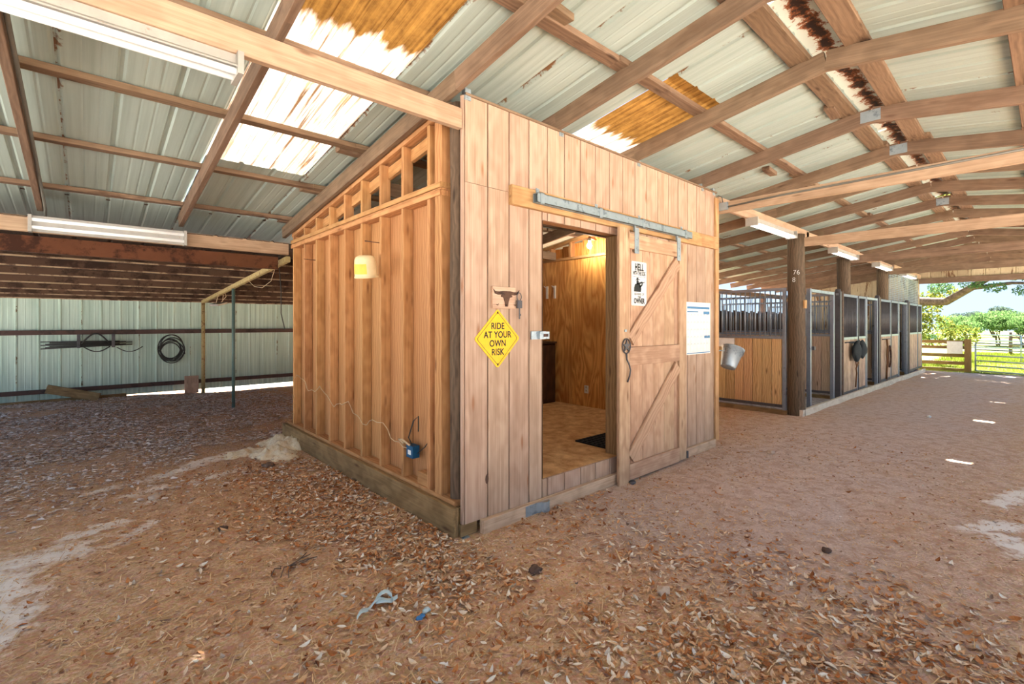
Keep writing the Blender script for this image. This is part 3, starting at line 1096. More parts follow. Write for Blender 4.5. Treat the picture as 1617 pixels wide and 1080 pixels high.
# door latch on the opening's edge
v, f = merge_data([box_data((0.64, -0.022, 1.343), (0.80, -0.010, 1.405)), box_data((0.71, -0.045, 1.345), (0.815, -0.022, 1.402))])
lt = from_data('latch_box', v, f, M['galv'], TR)
block('latch_slot', (0.75, -0.048, 1.362), (0.80, -0.0445, 1.386), M['rust'], lt, 0, 0.0005)
lathe('knot_hole', [(0, 0.003), (0.012, 0.003), (0.016, 0)], M['dung'], TR, Matrix.Translation((0.215, -0.0065, 0.36)) @ Matrix.Rotation(pi / 2, 4, 'X') @ Matrix.Diagonal((1, 2.2, 1, 1)), 10)

# power outlet on the inside wall, hooks
po = block('power_outlet', (3.632, 1.855, 0.425), (3.640, 1.93, 0.54), M['outlet'], TR, 2)
for dz in (0.45, 0.50):
    block('socket', (3.629, 1.876, dz), (3.633, 1.908, dz + 0.028), M['cable'], po, 2, 0.0005)
for yk in (2.70, 2.53):
    v1, f1 = box_data((3.625, yk - 0.02, 1.86), (3.640, yk + 0.02, 2.06))
    hk = from_data('wall_hook', v1, f1, M['outlet'], TR)
    tube('hook_bar', [(3.63, yk, 2.04), (3.58, yk, 2.04), (3.565, yk, 2.06)], 0.006, M['outlet'], hk)
# nails left standing in the studs
for yk, z0 in ((1.24, 2.17), (2.80, 2.17)):
    tube('nail', [(0.02, yk - 0.02, z0), (-0.10, yk + 0.06, z0 + 0.015)], 0.004, M['rust'], TR, 6)
# wiring strung along the studs into a blue box
wp = []
for i in range(41):
    y = 3.45 - i * 0.068
    sag = 0.0
    wp.append((-0.006 - 0.006 * sin(i * 2.1), y, 0.80 - 0.008 * i * 0.9 + 0.05 * sin(i * 0.62) + 0.02 * sin(i * 1.7)))
cb = tube('wiring_cable', wp, 0.0035, M['cable'], TR, 6)
cb['label'] = 'pale cable looped across the studs'
eb = block('electrical_box', (-0.005, 0.65, 0.405), (0.06, 0.75, 0.50), M['blue_box'], TR, 2)
block('rating_sticker', (-0.0065, 0.675, 0.43), (-0.0045, 0.72, 0.465), M['sign_white'], eb, 1, 0.0003)
tube('box_cable', [(0.03, 0.72, 0.50), (0.0, 0.72, 0.56), (0.01, 0.66, 0.70), (0.03, 0.62, 0.74), (0.03, 0.62, 0.62)], 0.005, M['hose'], TR, 6)
tube('box_cable', [(0.0, 0.70, 0.50), (-0.01, 0.80, 0.53), (0.0, 0.88, 0.52), (0.0, 0.80, 0.50)], 0.008, M['cable'], TR, 6)
tube('box_cable', [(0.04, 0.65, 0.44), (0.03, 0.52, 0.52), (0.03, 0.44, 0.60)], 0.004, M['hose'], TR, 6)


def rough_pole(name, x, y, z0, z1, r, mat, parent=None, seg=14, seed=0, label=None, cat=None, group=None):
    vs, fs = [], []
    nz = 16
    for j in range(nz + 1):
        z = z0 + (z1 - z0) * j / nz
        for k in range(seg):
            a = 2 * pi * k / seg
            rr = r * (1 + 0.10 * noise.noise(Vector((cos(a) * 1.4 + seed, sin(a) * 1.4, z * 1.5))) + 0.04 * noise.noise(Vector((cos(a) * 5, sin(a) * 5 + seed, z * 6))))
            vs.append((z - z0, rr * cos(a), rr * sin(a)))
    for j in range(nz):
        for k in range(seg):
            k2 = (k + 1) % seg
            fs.append((j * seg + k2, j * seg + k, (j + 1) * seg + k, (j + 1) * seg + k2))
    fs.append(tuple(range(seg)))
    fs.append(tuple(nz * seg + k for k in range(seg - 1, -1, -1)))
    m4 = Matrix.Translation((x, y, z0)) @ Matrix.Rotation(-pi / 2, 4, 'Y')
    o = from_data(name, vs, fs, mat, parent, m4, True)
    return meta(o, label, cat, group)


# round post at the near corner of the tack room
rough_pole('round_post', 0.075, 0.148, -0.05, 3.03, 0.058, M['post'], None, 14, 2, 'dark round timber post between the stud wall and the pale board front', 'post')

# ------------------------------------------------------------------ sliding door (hangs from the track)
D = empty('sliding_door', (2.26, -0.09, 0.02), 'plank sliding barn door with diagonal braces, pushed open to the right', 'door')
DM = M['door']
X0, X1 = 1.665, 2.865
ZB, ZTd = 0.02, 2.30
YB0, YB1 = -0.078, -0.060       # boards
YF0, YF1 = -0.104, -0.078       # frame
nb = 6
xx = X0 + 0.01
bw = (X1 - X0 - 0.02) / nb
for i in range(nb):
    block('door_board', (xx + i * bw + 0.002, YB0, ZB + 0.01), (xx + (i + 1) * bw - 0.002, YB1, ZTd - 0.04), DM, D, 2)
block('door_stile', (X0, YF0, ZB - 0.03), (X0 + 0.155, YF1, ZTd + 0.04), DM, D, 2)
block('door_stile', (X1 - 0.145, YF0, ZB + 0.01), (X1, YF1, ZTd), DM, D, 2)
block('door_rail', (X0 + 0.157, YF0, 2.16), (X1 - 0.147, YF1, 2.30), DM, D, 0)
block('door_rail', (X0 + 0.157, YF0, 1.075), (X1 - 0.147, YF1, 1.245), DM, D, 0)
block('door_rail', (X0 + 0.157, YF0 - 0.001, 0.02), (X1 - 0.147, YF1, 0.165), DM, D, 0)


def brace(p, q, w):
    (xa, za), (xb, zb_) = p, q
    dx, dz = xb - xa, zb_ - za
    L = math.hypot(dx, dz)
    bar('door_brace', (xa, (YF0 + YF1) / 2 - 0.001, za), (xb, (YF0 + YF1) / 2 - 0.001, zb_), w, YF1 - YF0 - 0.003, DM, D, (0, -1, 0))


brace((1.85, 1.31), (2.70, 2.10), 0.13)
brace((1.85, 0.22), (2.70, 1.02), 0.13)
for xs in (1.93, 2.70):
    v, f = merge_data([box_data((xs - 0.035, -0.110, 2.12), (xs + 0.035, -0.105, 2.36)), box_data((xs - 0.008, -0.090, 2.33), (xs + 0.008, -0.072, 2.40))])
    h = from_data('hanger_strap', v, f, M['galv'], D)
    for zz in (2.17, 2.25):
        lathe('bolt', [(0, 0.007), (0.009, 0.005), (0.01, 0.0)], M['galv'], h, Matrix.Translation((xs, -0.110, zz)) @ Matrix.Rotation(pi / 2, 4, 'X'), 8)
# star in a ring, with a twisted tail, as the pull handle
star_c = (1.755, 1.26)
pl = []
for i in range(10):
    a = pi / 2 + i * pi / 5
    r = 0.058 if i % 2 == 0 else 0.024
    pl.append((star_c[0] + r * cos(a), star_c[1] + r * sin(a)))
hd = prism('star_handle', pl, -0.120, -0.110, M['dark_steel'], D)
hd['label'] = 'iron star in a ring with a twisted tail'
tube('ring', [(star_c[0] + 0.062 * cos(a), -0.115, star_c[1] + 0.066 * sin(a)) for a in [2 * pi * i / 20 for i in range(20)]], 0.006, M['dark_steel'], hd, 6, True)
tube('twisted_tail', [(1.755, -0.115, 1.19), (1.752, -0.12, 1.14), (1.775, -0.13, 1.09), (1.795, -0.13, 1.04), (1.79, -0.125, 0.99), (1.77, -0.115, 0.93)], 0.008, M['dark_steel'], hd, 6)
block('latch_plate', (1.735, -0.112, 1.39), (1.765, -0.104, 1.41), M['galv'], D, 0, 0.001)
lathe('floor_roller', [(0, 0.05), (0.03, 0.05), (0.034, 0.04), (0.034, 0.0), (0, 0.0)], M['dark_steel'], D, Matrix.Translation((1.83, -0.125, -0.03)), 12)
block('edge_clip', (X1 - 0.004, -0.112, 0.03), (X1 + 0.03, -0.07, 0.10), M['dark_steel'], D, 2, 0.001)

# ------------------------------------------------------------------ signs and things on the front
# yellow diamond sign
sg_c = Vector((0.312, -0.011, 1.357))
h = 0.212
rad = 0.018


def diamond(hh):
    pts = []
    for i in range(4):
        a = pi / 2 * i
        cxn, czn = (hh - rad * 1.2) * cos(a), (hh - rad * 1.2) * sin(a)
        for t in (-0.7, -0.25, 0.25, 0.7):
            pts.append((cxn + rad * cos(a + t), czn + rad * sin(a + t)))
    return pts


sign = prism('warning_sign', [(sg_c.x + x, sg_c.z + z) for x, z in diamond(h)], -0.0105, -0.0075, M['yellow'])
meta(sign, 'yellow diamond sign reading RIDE AT YOUR OWN RISK on the board front', 'sign')
d1, d2 = diamond(h - 0.022), diamond(h - 0.027)
n = len(d1)
vs = [(sg_c.x + x, -0.0112, sg_c.z + z) for x, z in d1] + [(sg_c.x + x, -0.0112, sg_c.z + z) for x, z in d2]
fs = [(i, (i + 1) % n, n + (i + 1) % n, n + i) for i in range(n)]
from_data('border_line', vs, fs, M['black'], sign)
for k, tx in enumerate(('RIDE', 'AT YOUR', 'OWN', 'RISK')):
    lettering('lettering', tx, 0.066, (sg_c.x, -0.0112, sg_c.z + 0.089 - 0.0625 * k), M['black'], sign, 1, 0.88, 0.0012)
for dz in (0.19, -0.19):
    lathe('screw', [(0, 0.004), (0.006, 0.003), (0.007, 0)], M['rust'], sign, Matrix.Translation((sg_c.x, -0.0105, sg_c.z + dz)) @ Matrix.Rotation(pi / 2, 4, 'X'), 8)

# white sign on the sliding door
cx_, z0, z1 = 2.055, 1.635, 2.050
x0, x1 = 1.880, 2.132
YS = -0.0815
ws = prism('warning_sign', [(x0 + .01, z0), (x1 - .01, z0), (x1, z0 + .01), (x1, z1 - .01), (x1 - .01, z1), (x0 + .01, z1), (x0, z1 - .01), (x0, z0 + .01)], YS - 0.002, YS + 0.002, M['sign_white'])
meta(ws, 'white sign reading HELL WITH THE DOG BEWARE OF THE OWNER on the sliding door', 'sign')
YT = YS - 0.0026
cxs = (x0 + x1) / 2
for tx, sz, z, xs, b in (('HELL', 0.088, 1.995, 0.66, 0.0045), ('WITH THE DOG', 0.054, 1.938, 0.50, 0.0016), ('BEWARE OF', 0.031, 1.742, 0.98, 0.0), ('THE', 0.024, 1.715, 1.1, 0.0010), ('OWNER', 0.066, 1.677, 0.66, 0.0034)):
    lettering('lettering', tx, sz, (cxs, YT, z), M['black'], ws, 1, xs, b)
fr = []
for a, b, c, d in ((x0 + .008, x1 - .008, z1 - .0095, z1 - .008), (x0 + .008, x1 - .008, z0 + .008, z0 + .0095), (x0 + .008, x0 + .0095, z0 + .008, z1 - .008), (x1 - .0095, x1 - .008, z0 + .008, z1 - .008),
                   (x0 + .02, x1 - .02, 1.905, 1.908)):
    fr.append(box_data((a, YT - 0.0004, c), (b, YT, d)))
v, f = merge_data(fr)
from_data('border_line', v, f, M['black'], ws)
# silhouette of a figure with a hat aiming a long gun
sx, sz = cxs - 0.004, 1.765
parts_ = [prism_data([(sx + x, sz + z) for x, z in pl_], YT - 0.0006, YT) for pl_ in (
    [(-.085, 0), (.030, 0), (.036, .03), (.030, .058), (.010, .078), (-.030, .080), (-.066, .070), (-.082, .040)],
    [(-.042, .074), (-.006, .076), (-.004, .100), (-.014, .110), (-.036, .110), (-.044, .098)],
    [(-.062, .106), (.016, .116), (.014, .121), (-.010, .120), (-.014, .136), (-.040, .134), (-.044, .114), (-.063, .111)],
    [(-.030, .066), (.100, .094), (.099, .100), (.060, .094), (.052, .101), (-.034, .082)],
    [(.010, .030), (.056, .062), (.066, .086), (.052, .088), (.040, .072), (.006, .052)])]
v, f = merge_data(parts_)
from_data('silhouette', v, f, M['black'], ws)

# calendar sheet in a plastic sleeve
cx0, cx1, cz0, cz1 = 3.035, 3.60, 1.115, 1.705
cal = prism('wall_calendar', [(cx0, cz0), (cx1, cz0), (cx1, cz1), (cx0, cz1)], -0.0105, -0.0075, M['sign_white'])
meta(cal, 'white wall calendar sheet pinned right of the sliding door', 'calendar')
ch = [box_data((cx0 + 0.02, -0.0112, cz1 - 0.075), (cx1 - 0.02, -0.0106, cz1 - 0.05)), box_data((cx0 + 0.02, -0.0112, cz1 - 0.115), (cx0 + 0.27, -0.0106, cz1 - 0.10)),
      box_data((cx1 - 0.17, -0.0112, cz1 - 0.135), (cx1 - 0.02, -0.0106, cz1 - 0.10)), box_data((cx1 - 0.15, -0.0112, cz0 + 0.18), (cx1 - 0.01, -0.0106, cz0 + 0.21)), box_data((cx0 + 0.01, -0.0112, cz0 + 0.01), (cx1 - 0.01, -0.0106, cz0 + 0.02))]
v, f = merge_data(ch)
from_data('printing', v, f, M['cal_blue'], cal)['kind'] = 'stuff'
gr = []
for i in range(8):
    xg = cx0 + 0.02 + i * (cx1 - cx0 - 0.04) / 7
    gr.append(box_data((xg - 0.001, -0.0112, cz0 + 0.03), (xg + 0.001, -0.0106, cz1 - 0.15)))
for i in range(6):
    zg = cz0 + 0.03 + i * (cz1 - cz0 - 0.18) / 5
    gr.append(box_data((cx0 + 0.02, -0.0112, zg - 0.001), (cx1 - 0.02, -0.0106, zg + 0.001)))
for i in range(7):
    for j in range(5):
        xg, zg = cx0 + 0.03 + i * 0.075, cz0 + 0.115 + j * 0.082
        gr.append(box_data((xg, -0.0112, zg), (xg + 0.02, -0.0106, zg + 0.012)))
v, f = merge_data(gr)
from_data('printing', v, f, M['cal_grey'], cal)['kind'] = 'stuff'

# longhorn key holder plaque
pq = block('key_holder', (0.255, -0.022, 1.575), (0.475, -0.006, 1.735), M['kick'], None, 0)
meta(pq, 'small wooden plaque with rusty longhorn skull cutout above the yellow sign', 'key holder')
horn = [(0.0, -.068), (.018, -.066), (.022, -.03), (.034, .005), (.052, .014), (.058, .026), (.040, .030), (.075, .034), (.112, .038), (.128, .060), (.132, .034), (.120, .016), (.085, .014), (.055, .030)]
right = [(.014, -.070), (.020, -.035), (.034, -.004), (.056, .000), (.062, .012), (.040, .018), (.080, .016), (.118, .024), (.128, .050), (.138, .030), (.128, .038), (.116, .044), (.070, .042), (.030, .044)]
right = [(.014, -.070), (.020, -.035), (.034, -.004), (.058, .000), (.060, .012), (.044, .016), (.085, .014), (.122, .022), (.138, .056), (.118, .040), (.080, .038), (.034, .044)]
poly = right + [(-x, z) for x, z in reversed(right)]
prism('longhorn_cutout', [(0.385 + x * 0.92, 1.66 + z) for x, z in poly], -0.026, -0.0225, M['rust'], pq)
for kx in (0.29, 0.37, 0.46):
    tube('key_hook', [(kx, -0.022, 1.605), (kx, -0.04, 1.598), (kx, -0.045, 1.61)], 0.0025, M['rust'], pq, 5)
kr = empty('key_bunch', (0.50, -0.035, 1.55), 'dark padlock and key hanging from the longhorn plaque', 'keys')
tube('ring', [(0.50 + 0.022 * cos(a), -0.035, 1.665 + 0.03 * sin(a)) for a in [2 * pi * i / 14 for i in range(14)]], 0.0035, M['dark_steel'], kr, 5, True)
pad = block('padlock', (0.475, -0.05, 1.58), (0.522, -0.028, 1.638), M['dark_steel'], kr, 2, 0.006)
prism('key', [(0.492, 1.585), (0.504, 1.585), (0.504, 1.54), (0.512, 1.535), (0.512, 1.525), (0.504, 1.520), (0.504, 1.50), (0.492, 1.50)], -0.043, -0.040, M['dark_steel'], kr)

# upside-down jug hung on a nail of the stud wall
jm = Matrix.Translation((-0.115, 1.235, 1.86)) @ Matrix.Rotation(radians(7), 4, 'X') @ Matrix.Rotation(radians(-8), 4, 'Y')
jug = lathe('plastic_jug', [(0.094, 0.0), (0.100, 0.0), (0.101, 0.010), (0.096, 0.012), (0.095, 0.03), (0.091, 0.12), (0.086, 0.155), (0.074, 0.178), (0.045, 0.190), (0.0, 0.193)], M['cream'], None, jm, 22)
meta(jug, 'upside-down cream plastic tub with yellow label hung on the stud wall', 'tub')
vs, fs = [], []
for j in range(2):
    for k in range(9):
        a = radians(150) + radians(100) * k / 8
        r = 0.0965 - 0.004 * j
        vs.append((r * cos(a), r * sin(a), 0.035 + 0.085 * j))
for k in range(8):
    fs.append((k, k + 1, k + 10, k + 9))
from_data('paper_label', vs, fs, M['label'], jug, jm, True)
lathe('inside_rim', [(0.094, 0.0), (0.088, 0.05), (0.084, 0.15), (0.0, 0.18)], M['cream'], jug, jm, 22)

# inside the tack room: dark chest in the corner, rubber grid mat
cbx = empty('dark_cabinet', (2.9, 2.8, 0.23), 'dark brown wooden cabinet at the back of the tack room', 'cabinet')
block('body', (2.35, 2.47, 0.232), (3.58, 3.0, 1.15), M['panel_dark'], cbx, 0)
block('lid', (2.33, 2.45, 1.152), (3.60, 3.02, 1.178), M['panel_dark'], cbx, 0)
block('door', (2.95, 2.452, 0.27), (3.55, 2.468, 1.12), M['panel_dark'], cbx, 2)
mt = []
for i in range(11):
    mt.append(box_data((1.90 + i * 0.06, 0.18, 0.231), (1.915 + i * 0.06, 0.62, 0.246)))
for j in range(8):
    mt.append(box_data((1.90, 0.18 + j * 0.0607, 0.231), (2.515, 0.195 + j * 0.0607, 0.245)))
v, f = merge_data(mt)
mat_o = from_data('rubber_mat', v, f, M['rubber'])
meta(mat_o, 'black rubber grid mat on the tack room floor inside the doorway', 'mat')

# ------------------------------------------------------------------ posts and beams of the barn
P1 = 'timber posts along the stalls'
rough_pole('round_post', 6.50, -0.02, -0.1, 2.87, 0.125, M['post'], None, 16, 5, 'thick dark post marked 76 8 at the stall corner', 'post')
pst = bpy.data.objects['round_post.001']
fa = math.atan2(CAM.y - 0.0, CAM.x - 6.5)
def pole_r(r, a, z, seed):
    return r * (1 + 0.10 * noise.noise(Vector((cos(a) * 1.4 + seed, sin(a) * 1.4, z * 1.5))) + 0.04 * noise.noise(Vector((cos(a) * 5, sin(a) * 5 + seed, z * 6))))


for tx, dphi, z in (('76', -8, 2.26), ('8', -22, 2.145)):
    # painted digits: wrapped on the bark
    ph0 = radians(206 + dphi)
    o = lettering('lettering', tx, 0.105, (6.50, -0.02, 0), M['sign_white'], pst, 1, 1.0, 0.0)
    me_ = o.data
    bm_ = bmesh.new()
    bm_.from_mesh(me_)
    bmesh.ops.subdivide_edges(bm_, edges=[e for e in bm_.edges if e.calc_length() > 0.02], cuts=2)
    for v_ in bm_.verts:
        ph = ph0 + v_.co.x * 0.85 / 0.13
        zz = z + v_.co.y
        rr = pole_r(0.125, ph - pi / 2, zz, 5) + 0.014
        v_.co = Vector((rr * cos(ph), rr * sin(ph), zz))
    bmesh.ops.recalc_face_normals(bm_, faces=bm_.faces)
    bm_.to_mesh(me_)
    bm_.free()
    o.matrix_basis = WM[pst.name].inverted() @ Matrix.Translation((6.50, -0.02, 0))
block('wood_patch', (6.44, -0.165, 1.70), (6.52, -0.135, 1.83), M['header'], pst, 2)
rough_pole('round_post', 9.95, 0.16, -0.15, 2.83, 0.12, M['post'], None, 14, 9, 'brown timber post between the first and second stalls', 'post')
rough_pole('round_post', 13.5, 0.16, -0.2, 2.86, 0.12, M['post'], None, 14, 14, 'brown timber post between the second and third stalls', 'post')
rough_pole('round_post', 17.74, 0.16, -0.2, 2.86, 0.10, M['post'], None, 14, 15, 'timber post at the far gable end of the stalls', 'post')
for i, x in enumerate((-4.4, 0.0, 3.85, 6.5, 9.95, 13.4, 17.8)):
    rough_pole('round_post', x, -3.22, -0.2, 3.02 if i < 2 else 2.66, 0.11, M['post'], None, 12, 20 + i, 'round timber post on the open side of the barn aisle', 'post', 'posts on the open side')
rough_pole('round_post', -4.4, 0.06, -0.1, 2.78, 0.07, M['post'], None, 12, 31, 'slim timber post under the near stringer beam', 'post')
rough_pole('round_post', -4.4, 3.75, -0.1, 2.30, 0.07, M['post'], None, 12, 32, 'slim timber post under the low lean-to beam', 'post')

b = bar('stringer_beam', (-4.7, 0.0, 2.855), (-0.015, 0.0, 2.855), 0.045, 0.135, M['beam'])
meta(b, 'pale pine beam overhead carrying the near fluorescent light', 'beam')
b = empty('stringer_beam', (10.9, 0, 2.87), 'pale pine beam running above the stall fronts', 'beam')
for x0, x1, z in ((3.80, 7.1, 2.935), (7.0, 10.4, 2.92), (10.3, 14.0, 2.925), (13.9, 17.85, 2.935)):
    bar('plank', (x0, 0.0 if int(x0) % 2 else 0.046, z), (x1, 0.0 if int(x0) % 2 else 0.046, z), 0.045, 0.135, M['beam'], b)
b = bar('low_beam', (-4.7, 3.75, 2.405), (-0.0, 3.75, 2.405), 0.045, 0.15, M['beam'])
meta(b, 'low timber beam over the lean-to opening with a fluorescent light on its face', 'beam')
b = bar('low_beam', (0.12, 3.76, 2.405), (17.9, 3.76, 2.405), 0.045, 0.15, M['rafter'])
meta(b, 'low timber eave beam behind the tack room and stalls', 'beam')
b = bar('tie_beam', (3.86, 0.06, 2.865), (3.86, -3.3, 2.855), 0.045, 0.13, M['beam'])
meta(b, 'pale tie beam with a conduit across the aisle from the tack room corner', 'beam')
tube('conduit', [(3.825, -0.02, 2.86), (3.825, -0.7, 2.885), (3.825, -1.5, 2.89), (3.825, -3.2, 2.90)], 0.011, M['conduit'], b)
jb = block('junction_box', (3.80, -0.12, 2.83), (3.84, -0.02, 2.92), M['galv'], b, 2)
tube('cable', [(3.82, -0.06, 2.92), (3.82, -0.05, 2.99), (3.83, 0.0, 3.02), (3.80, 0.05, 2.96), (3.80, 0.06, 2.86)], 0.006, M['hose'], b, 6)
b = bar('tie_beam', (6.5, -0.14, 2.74), (6.5, -3.3, 2.715), 0.045, 0.14, M['beam'])
meta(b, 'pale tie beam across the aisle from the post marked 76 8', 'beam')
b = bar('tie_beam', (9.86, 0.0, 2.78), (9.86, -3.3, 2.79), 0.045, 0.15, M['rafter'])
meta(b, 'brown tie beam across the aisle between the first and second stalls', 'beam')
b = bar('tie_beam', (13.4, 0.0, 2.78), (13.4, -3.3, 2.80), 0.045, 0.15, M['rafter'])
meta(b, 'brown tie beam across the aisle between the second and third stalls', 'beam')
b = bar('open_side_beam', (-4.7, -3.22, 2.965), (18, -3.22, 2.965), 0.045, 0.14, M['rafter'])
meta(b, 'timber beam along the open side of the aisle', 'beam')
# conduit clipped up a rafter of the left bay
cd = tube('roof_conduit', [(-2.205, 3.80, 2.44), (-2.20, 3.70, 2.56), (-2.20, 2.5, 2.745), (-2.20, 1.3, 2.90), (-2.20, 0.4, 3.02)], 0.012, M['conduit'])
meta(cd, 'grey conduit running up a rafter in the left bay of the roof', 'conduit')


# ------------------------------------------------------------------ fluorescent fixtures
def fixture(cx, cy, cz, L, label, tilt=0.0, mat_t=None, face=None):
    """Two-tube strip light along X; cz is the top of its housing; tilt turns it about X to face the aisle."""
    R = Matrix.Translation((cx, cy, cz)) @ Matrix.Rotation(tilt, 4, 'X')
    t = bpy.data.objects.new('strip_light', None)
    t.empty_display_size = 0.1
    put(t, None, R)
    meta(t, label, 'strip light', 'fluorescent strip lights')
    prof = [(-0.035, 0), (0.035, 0), (0.035, -0.045), (0.075, -0.07), (0.075, -0.078), (0.03, -0.060), (-0.03, -0.060), (-0.075, -0.078), (-0.075, -0.07), (-0.035, -0.045)]
    n = len(prof)
    vs = [(-L / 2, y, z) for y, z in prof] + [(L / 2, y, z) for y, z in prof]
    fs = [tuple(range(n)), tuple(range(2 * n - 1, n - 1, -1))] + [((i + 1) % n, i, i + n, (i + 1) % n + n) for i in range(n)]
    from_data('housing', vs, fs, M['white_paint'], t, R)
    for y in (-0.036, 0.036):
        vs, fs = tube_data([(-L / 2 + 0.02, y, -0.086), (L / 2 - 0.02, y, -0.086)], 0.016, 10)
        from_data('tube', vs, fs, mat_t or M['tube'], t, R, True)
    for s in (-1, 1):
        vs, fs = box_data((s * (L / 2 - 0.009) - 0.013, -0.079, -0.108), (s * (L / 2 - 0.009) + 0.013, 0.079, 0.001))
        from_data('end_cap', vs, fs, M['white_paint'], t, R)
    return t


fixture(-1.96, 0.03, 2.79, 1.24, 'rusty white strip light under the near overhead beam')
fixture(-1.70, 3.722, 2.40, 1.22, 'white strip light on the low beam over the lean-to', radians(-90))
fixture(5.42, -0.06, 2.87, 1.5, 'white strip light above the gap between tack room and first stall', 0, M['tube_on'])
fixture(9.05, -0.06, 2.86, 1.5, 'white strip light above the first stall front', 0, M['tube_on'])
fixture(12.35, -0.06, 2.87, 1.4, 'white strip light above the second stall front', 0, M['tube_on'])
fixture(15.6, -0.06, 2.87, 1.6, 'white strip light above the last stall front by the gable', 0, M['tube_on'])

# ------------------------------------------------------------------ stalls
SB = M['steel_blue']


def partition(x, label, bmat, y0=0.03, y1=3.66, face=-1, base=True, bw=0.145):
    """A stall side wall in the plane X = x: boards below, bars above, in a steel frame."""
    p = empty('stall_partition', (x, (y0 + y1) / 2, 0), label, 'stall wall')
    block('frame_post', (x - 0.025, y0, 0.05), (x + 0.025, y0 + 0.05, 2.03), SB, p, 2)
    block('frame_post', (x - 0.025, y1 - 0.05, 0.05), (x + 0.025, y1, 2.03), SB, p, 2)
    for z in (0.135, 1.235, 2.01):
        block('frame_rail', (x - 0.025, y0 + 0.05, z - 0.022), (x + 0.025, y1 - 0.05, z + 0.022), SB if z > 1 else M['dark_steel'], p, 1)
    n = int((y1 - y0 - 0.12) / bw)
    w = (y1 - y0 - 0.12) / n
    for i in range(n):
        a = y0 + 0.06 + i * w
        block('board', (x - 0.014, a + 0.003, 0.16), (x + 0.014, a + w - 0.003, 1.212), bmat, p, 2)
    nb = int((y1 - y0) / 0.078)
    for i in range(1, nb):
        yy = y0 + (y1 - y0) * i / nb
        tube('bar', [(x, yy, 1.255), (x, yy, 1.99)], 0.009, SB, p, 6)
    if base:
        block('base_timber', (x - 0.05, y0 - 0.02, -0.04), (x + 0.04, y1, 0.075), M['treated'], p, 1)
    return p


partition(6.42, 'stall side wall of tan boards and steel bars facing the tack room', M['stall'], 0.10)
partition(8.72, 'grey board stall wall seen through the first stall doorway', M['stall_grey'])
partition(12.0, 'stall wall of dark boards behind the second stall', M['stall_grey'])
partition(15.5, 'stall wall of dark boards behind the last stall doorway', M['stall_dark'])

YF = -0.05


def stall_door(x0, x1, label, bmat, zb0=0.08, top=2.03, window=0.0):
    """Front panel in the plane Y = YF: grille above a pale rail, upright boards below."""
    d = empty('stall_door', ((x0 + x1) / 2, YF, zb0), label, 'stall door')
    y0, y1 = YF - 0.025, YF + 0.02
    block('frame_stile', (x0, y0, zb0), (x0 + 0.045, y1, top), M['dark_steel'], d, 2)
    block('frame_stile', (x1 - 0.045, y0, zb0), (x1, y1, top), SB, d, 2)
    for z, m in ((zb0 + 0.02, M['dark_steel']), (1.165, M['galv']), (top - 0.02, SB)):
        block('frame_rail', (x0 + 0.045, y0, z - 0.025), (x1 - 0.045, y1, z + 0.025), m, d, 0)
    n = max(3, round((x1 - x0) / 0.19))
    w = (x1 - x0 - 0.1) / n
    for i in range(n):
        a = x0 + 0.05 + i * w
        block('board', (a + 0.004, y0 + 0.006, zb0 + 0.05), (a + w - 0.004, y1 - 0.01, 1.138), bmat, d, 2)
    nb = int((x1 - x0 - 0.1) / 0.06)
    for i in range(nb):
        xx = x0 + 0.07 + (x1 - x0 - 0.14) * i / max(1, nb - 1)
        tube('bar', [(xx, YF, 1.19), (xx, YF, top - 0.045)], 0.008, M['dark_steel'], d, 6)
    return d


# zones of each stall front along X: (first stall has the open doorway beside the corner post)
d1 = stall_door(8.92, 10.0, 'first stall door with the dark bag hanging on its front', M['stall_grey'])
stall_door(10.05, 10.68, 'narrow stall panel right behind the door with the dark bag', M['stall_grey'])
d2 = stall_door(12.05, 13.18, 'second stall door with a coiled lead rope on it', M['stall_grey'])
stall_door(13.22, 14.12, 'narrow stall panel with an open hatch beside the rope', M['stall_grey'])
stall_door(15.65, 16.95, 'last stall door nearest the gable end', M['stall_grey'])
stall_door(17.0, 17.72, 'narrow stall panel at the gable corner', M['stall_grey'])


def doorway(x0, x1, label):
    d = empty('stall_doorway', ((x0 + x1) / 2, YF, 0.05), label, 'door frame')
    block('jamb', (x0, YF - 0.03, 0.05), (x0 + 0.06, YF + 0.03, 2.04), SB, d, 2)
    block('jamb', (x1 - 0.06, YF - 0.03, 0.05), (x1, YF + 0.03, 2.04), SB, d, 2)
    block('head_rail', (x0 + 0.06, YF - 0.03, 1.985), (x1 - 0.06, YF + 0.03, 2.035), M['galv'], d, 0)
    return d


dw = doorway(6.98, 8.34, 'open steel doorway of the first stall beside the marked post')
block('latch', (7.05, -0.12, 1.02), (7.11, -0.07, 1.08), M['dark_steel'], dw, 2)
doorway(10.70, 11.74, 'open dark doorway between the bag and the rope')
doorway(14.14, 15.30, 'open dark doorway of the last stall')
for x0, x1, lb in ((8.60, 8.90, 'dark steel post unit beside the first stall door'), (11.76, 12.02, 'dark steel post beside the second stall door'), (15.32, 15.62, 'dark steel post beside the last stall door')):
    p = empty('stall_post', ((x0 + x1) / 2, YF, 0), lb, 'post')
    block('upright', (x0 + 0.02, YF - 0.05, 0.02), (x0 + 0.12, YF + 0.05, 2.06), M['dark_steel'], p, 2)
    block('upright', (x1 - 0.09, YF - 0.04, 0.02), (x1 - 0.01, YF + 0.05, 2.08), M['rust'], p, 2)
    lathe('cap', [(0, 0.06), (0.04, 0.05), (0.05, 0.0)], M['dark_steel'], p, Matrix.Translation((x0 + 0.07, YF, 2.06)), 10)
    block('top_rail', (x0, YF - 0.02, 1.99), (x1, YF + 0.02, 2.03), SB, p, 0)
kb = empty('stall_kick_board', (12, -0.12, 0), 'pale base timber running along the foot of the stall fronts', 'kick board')
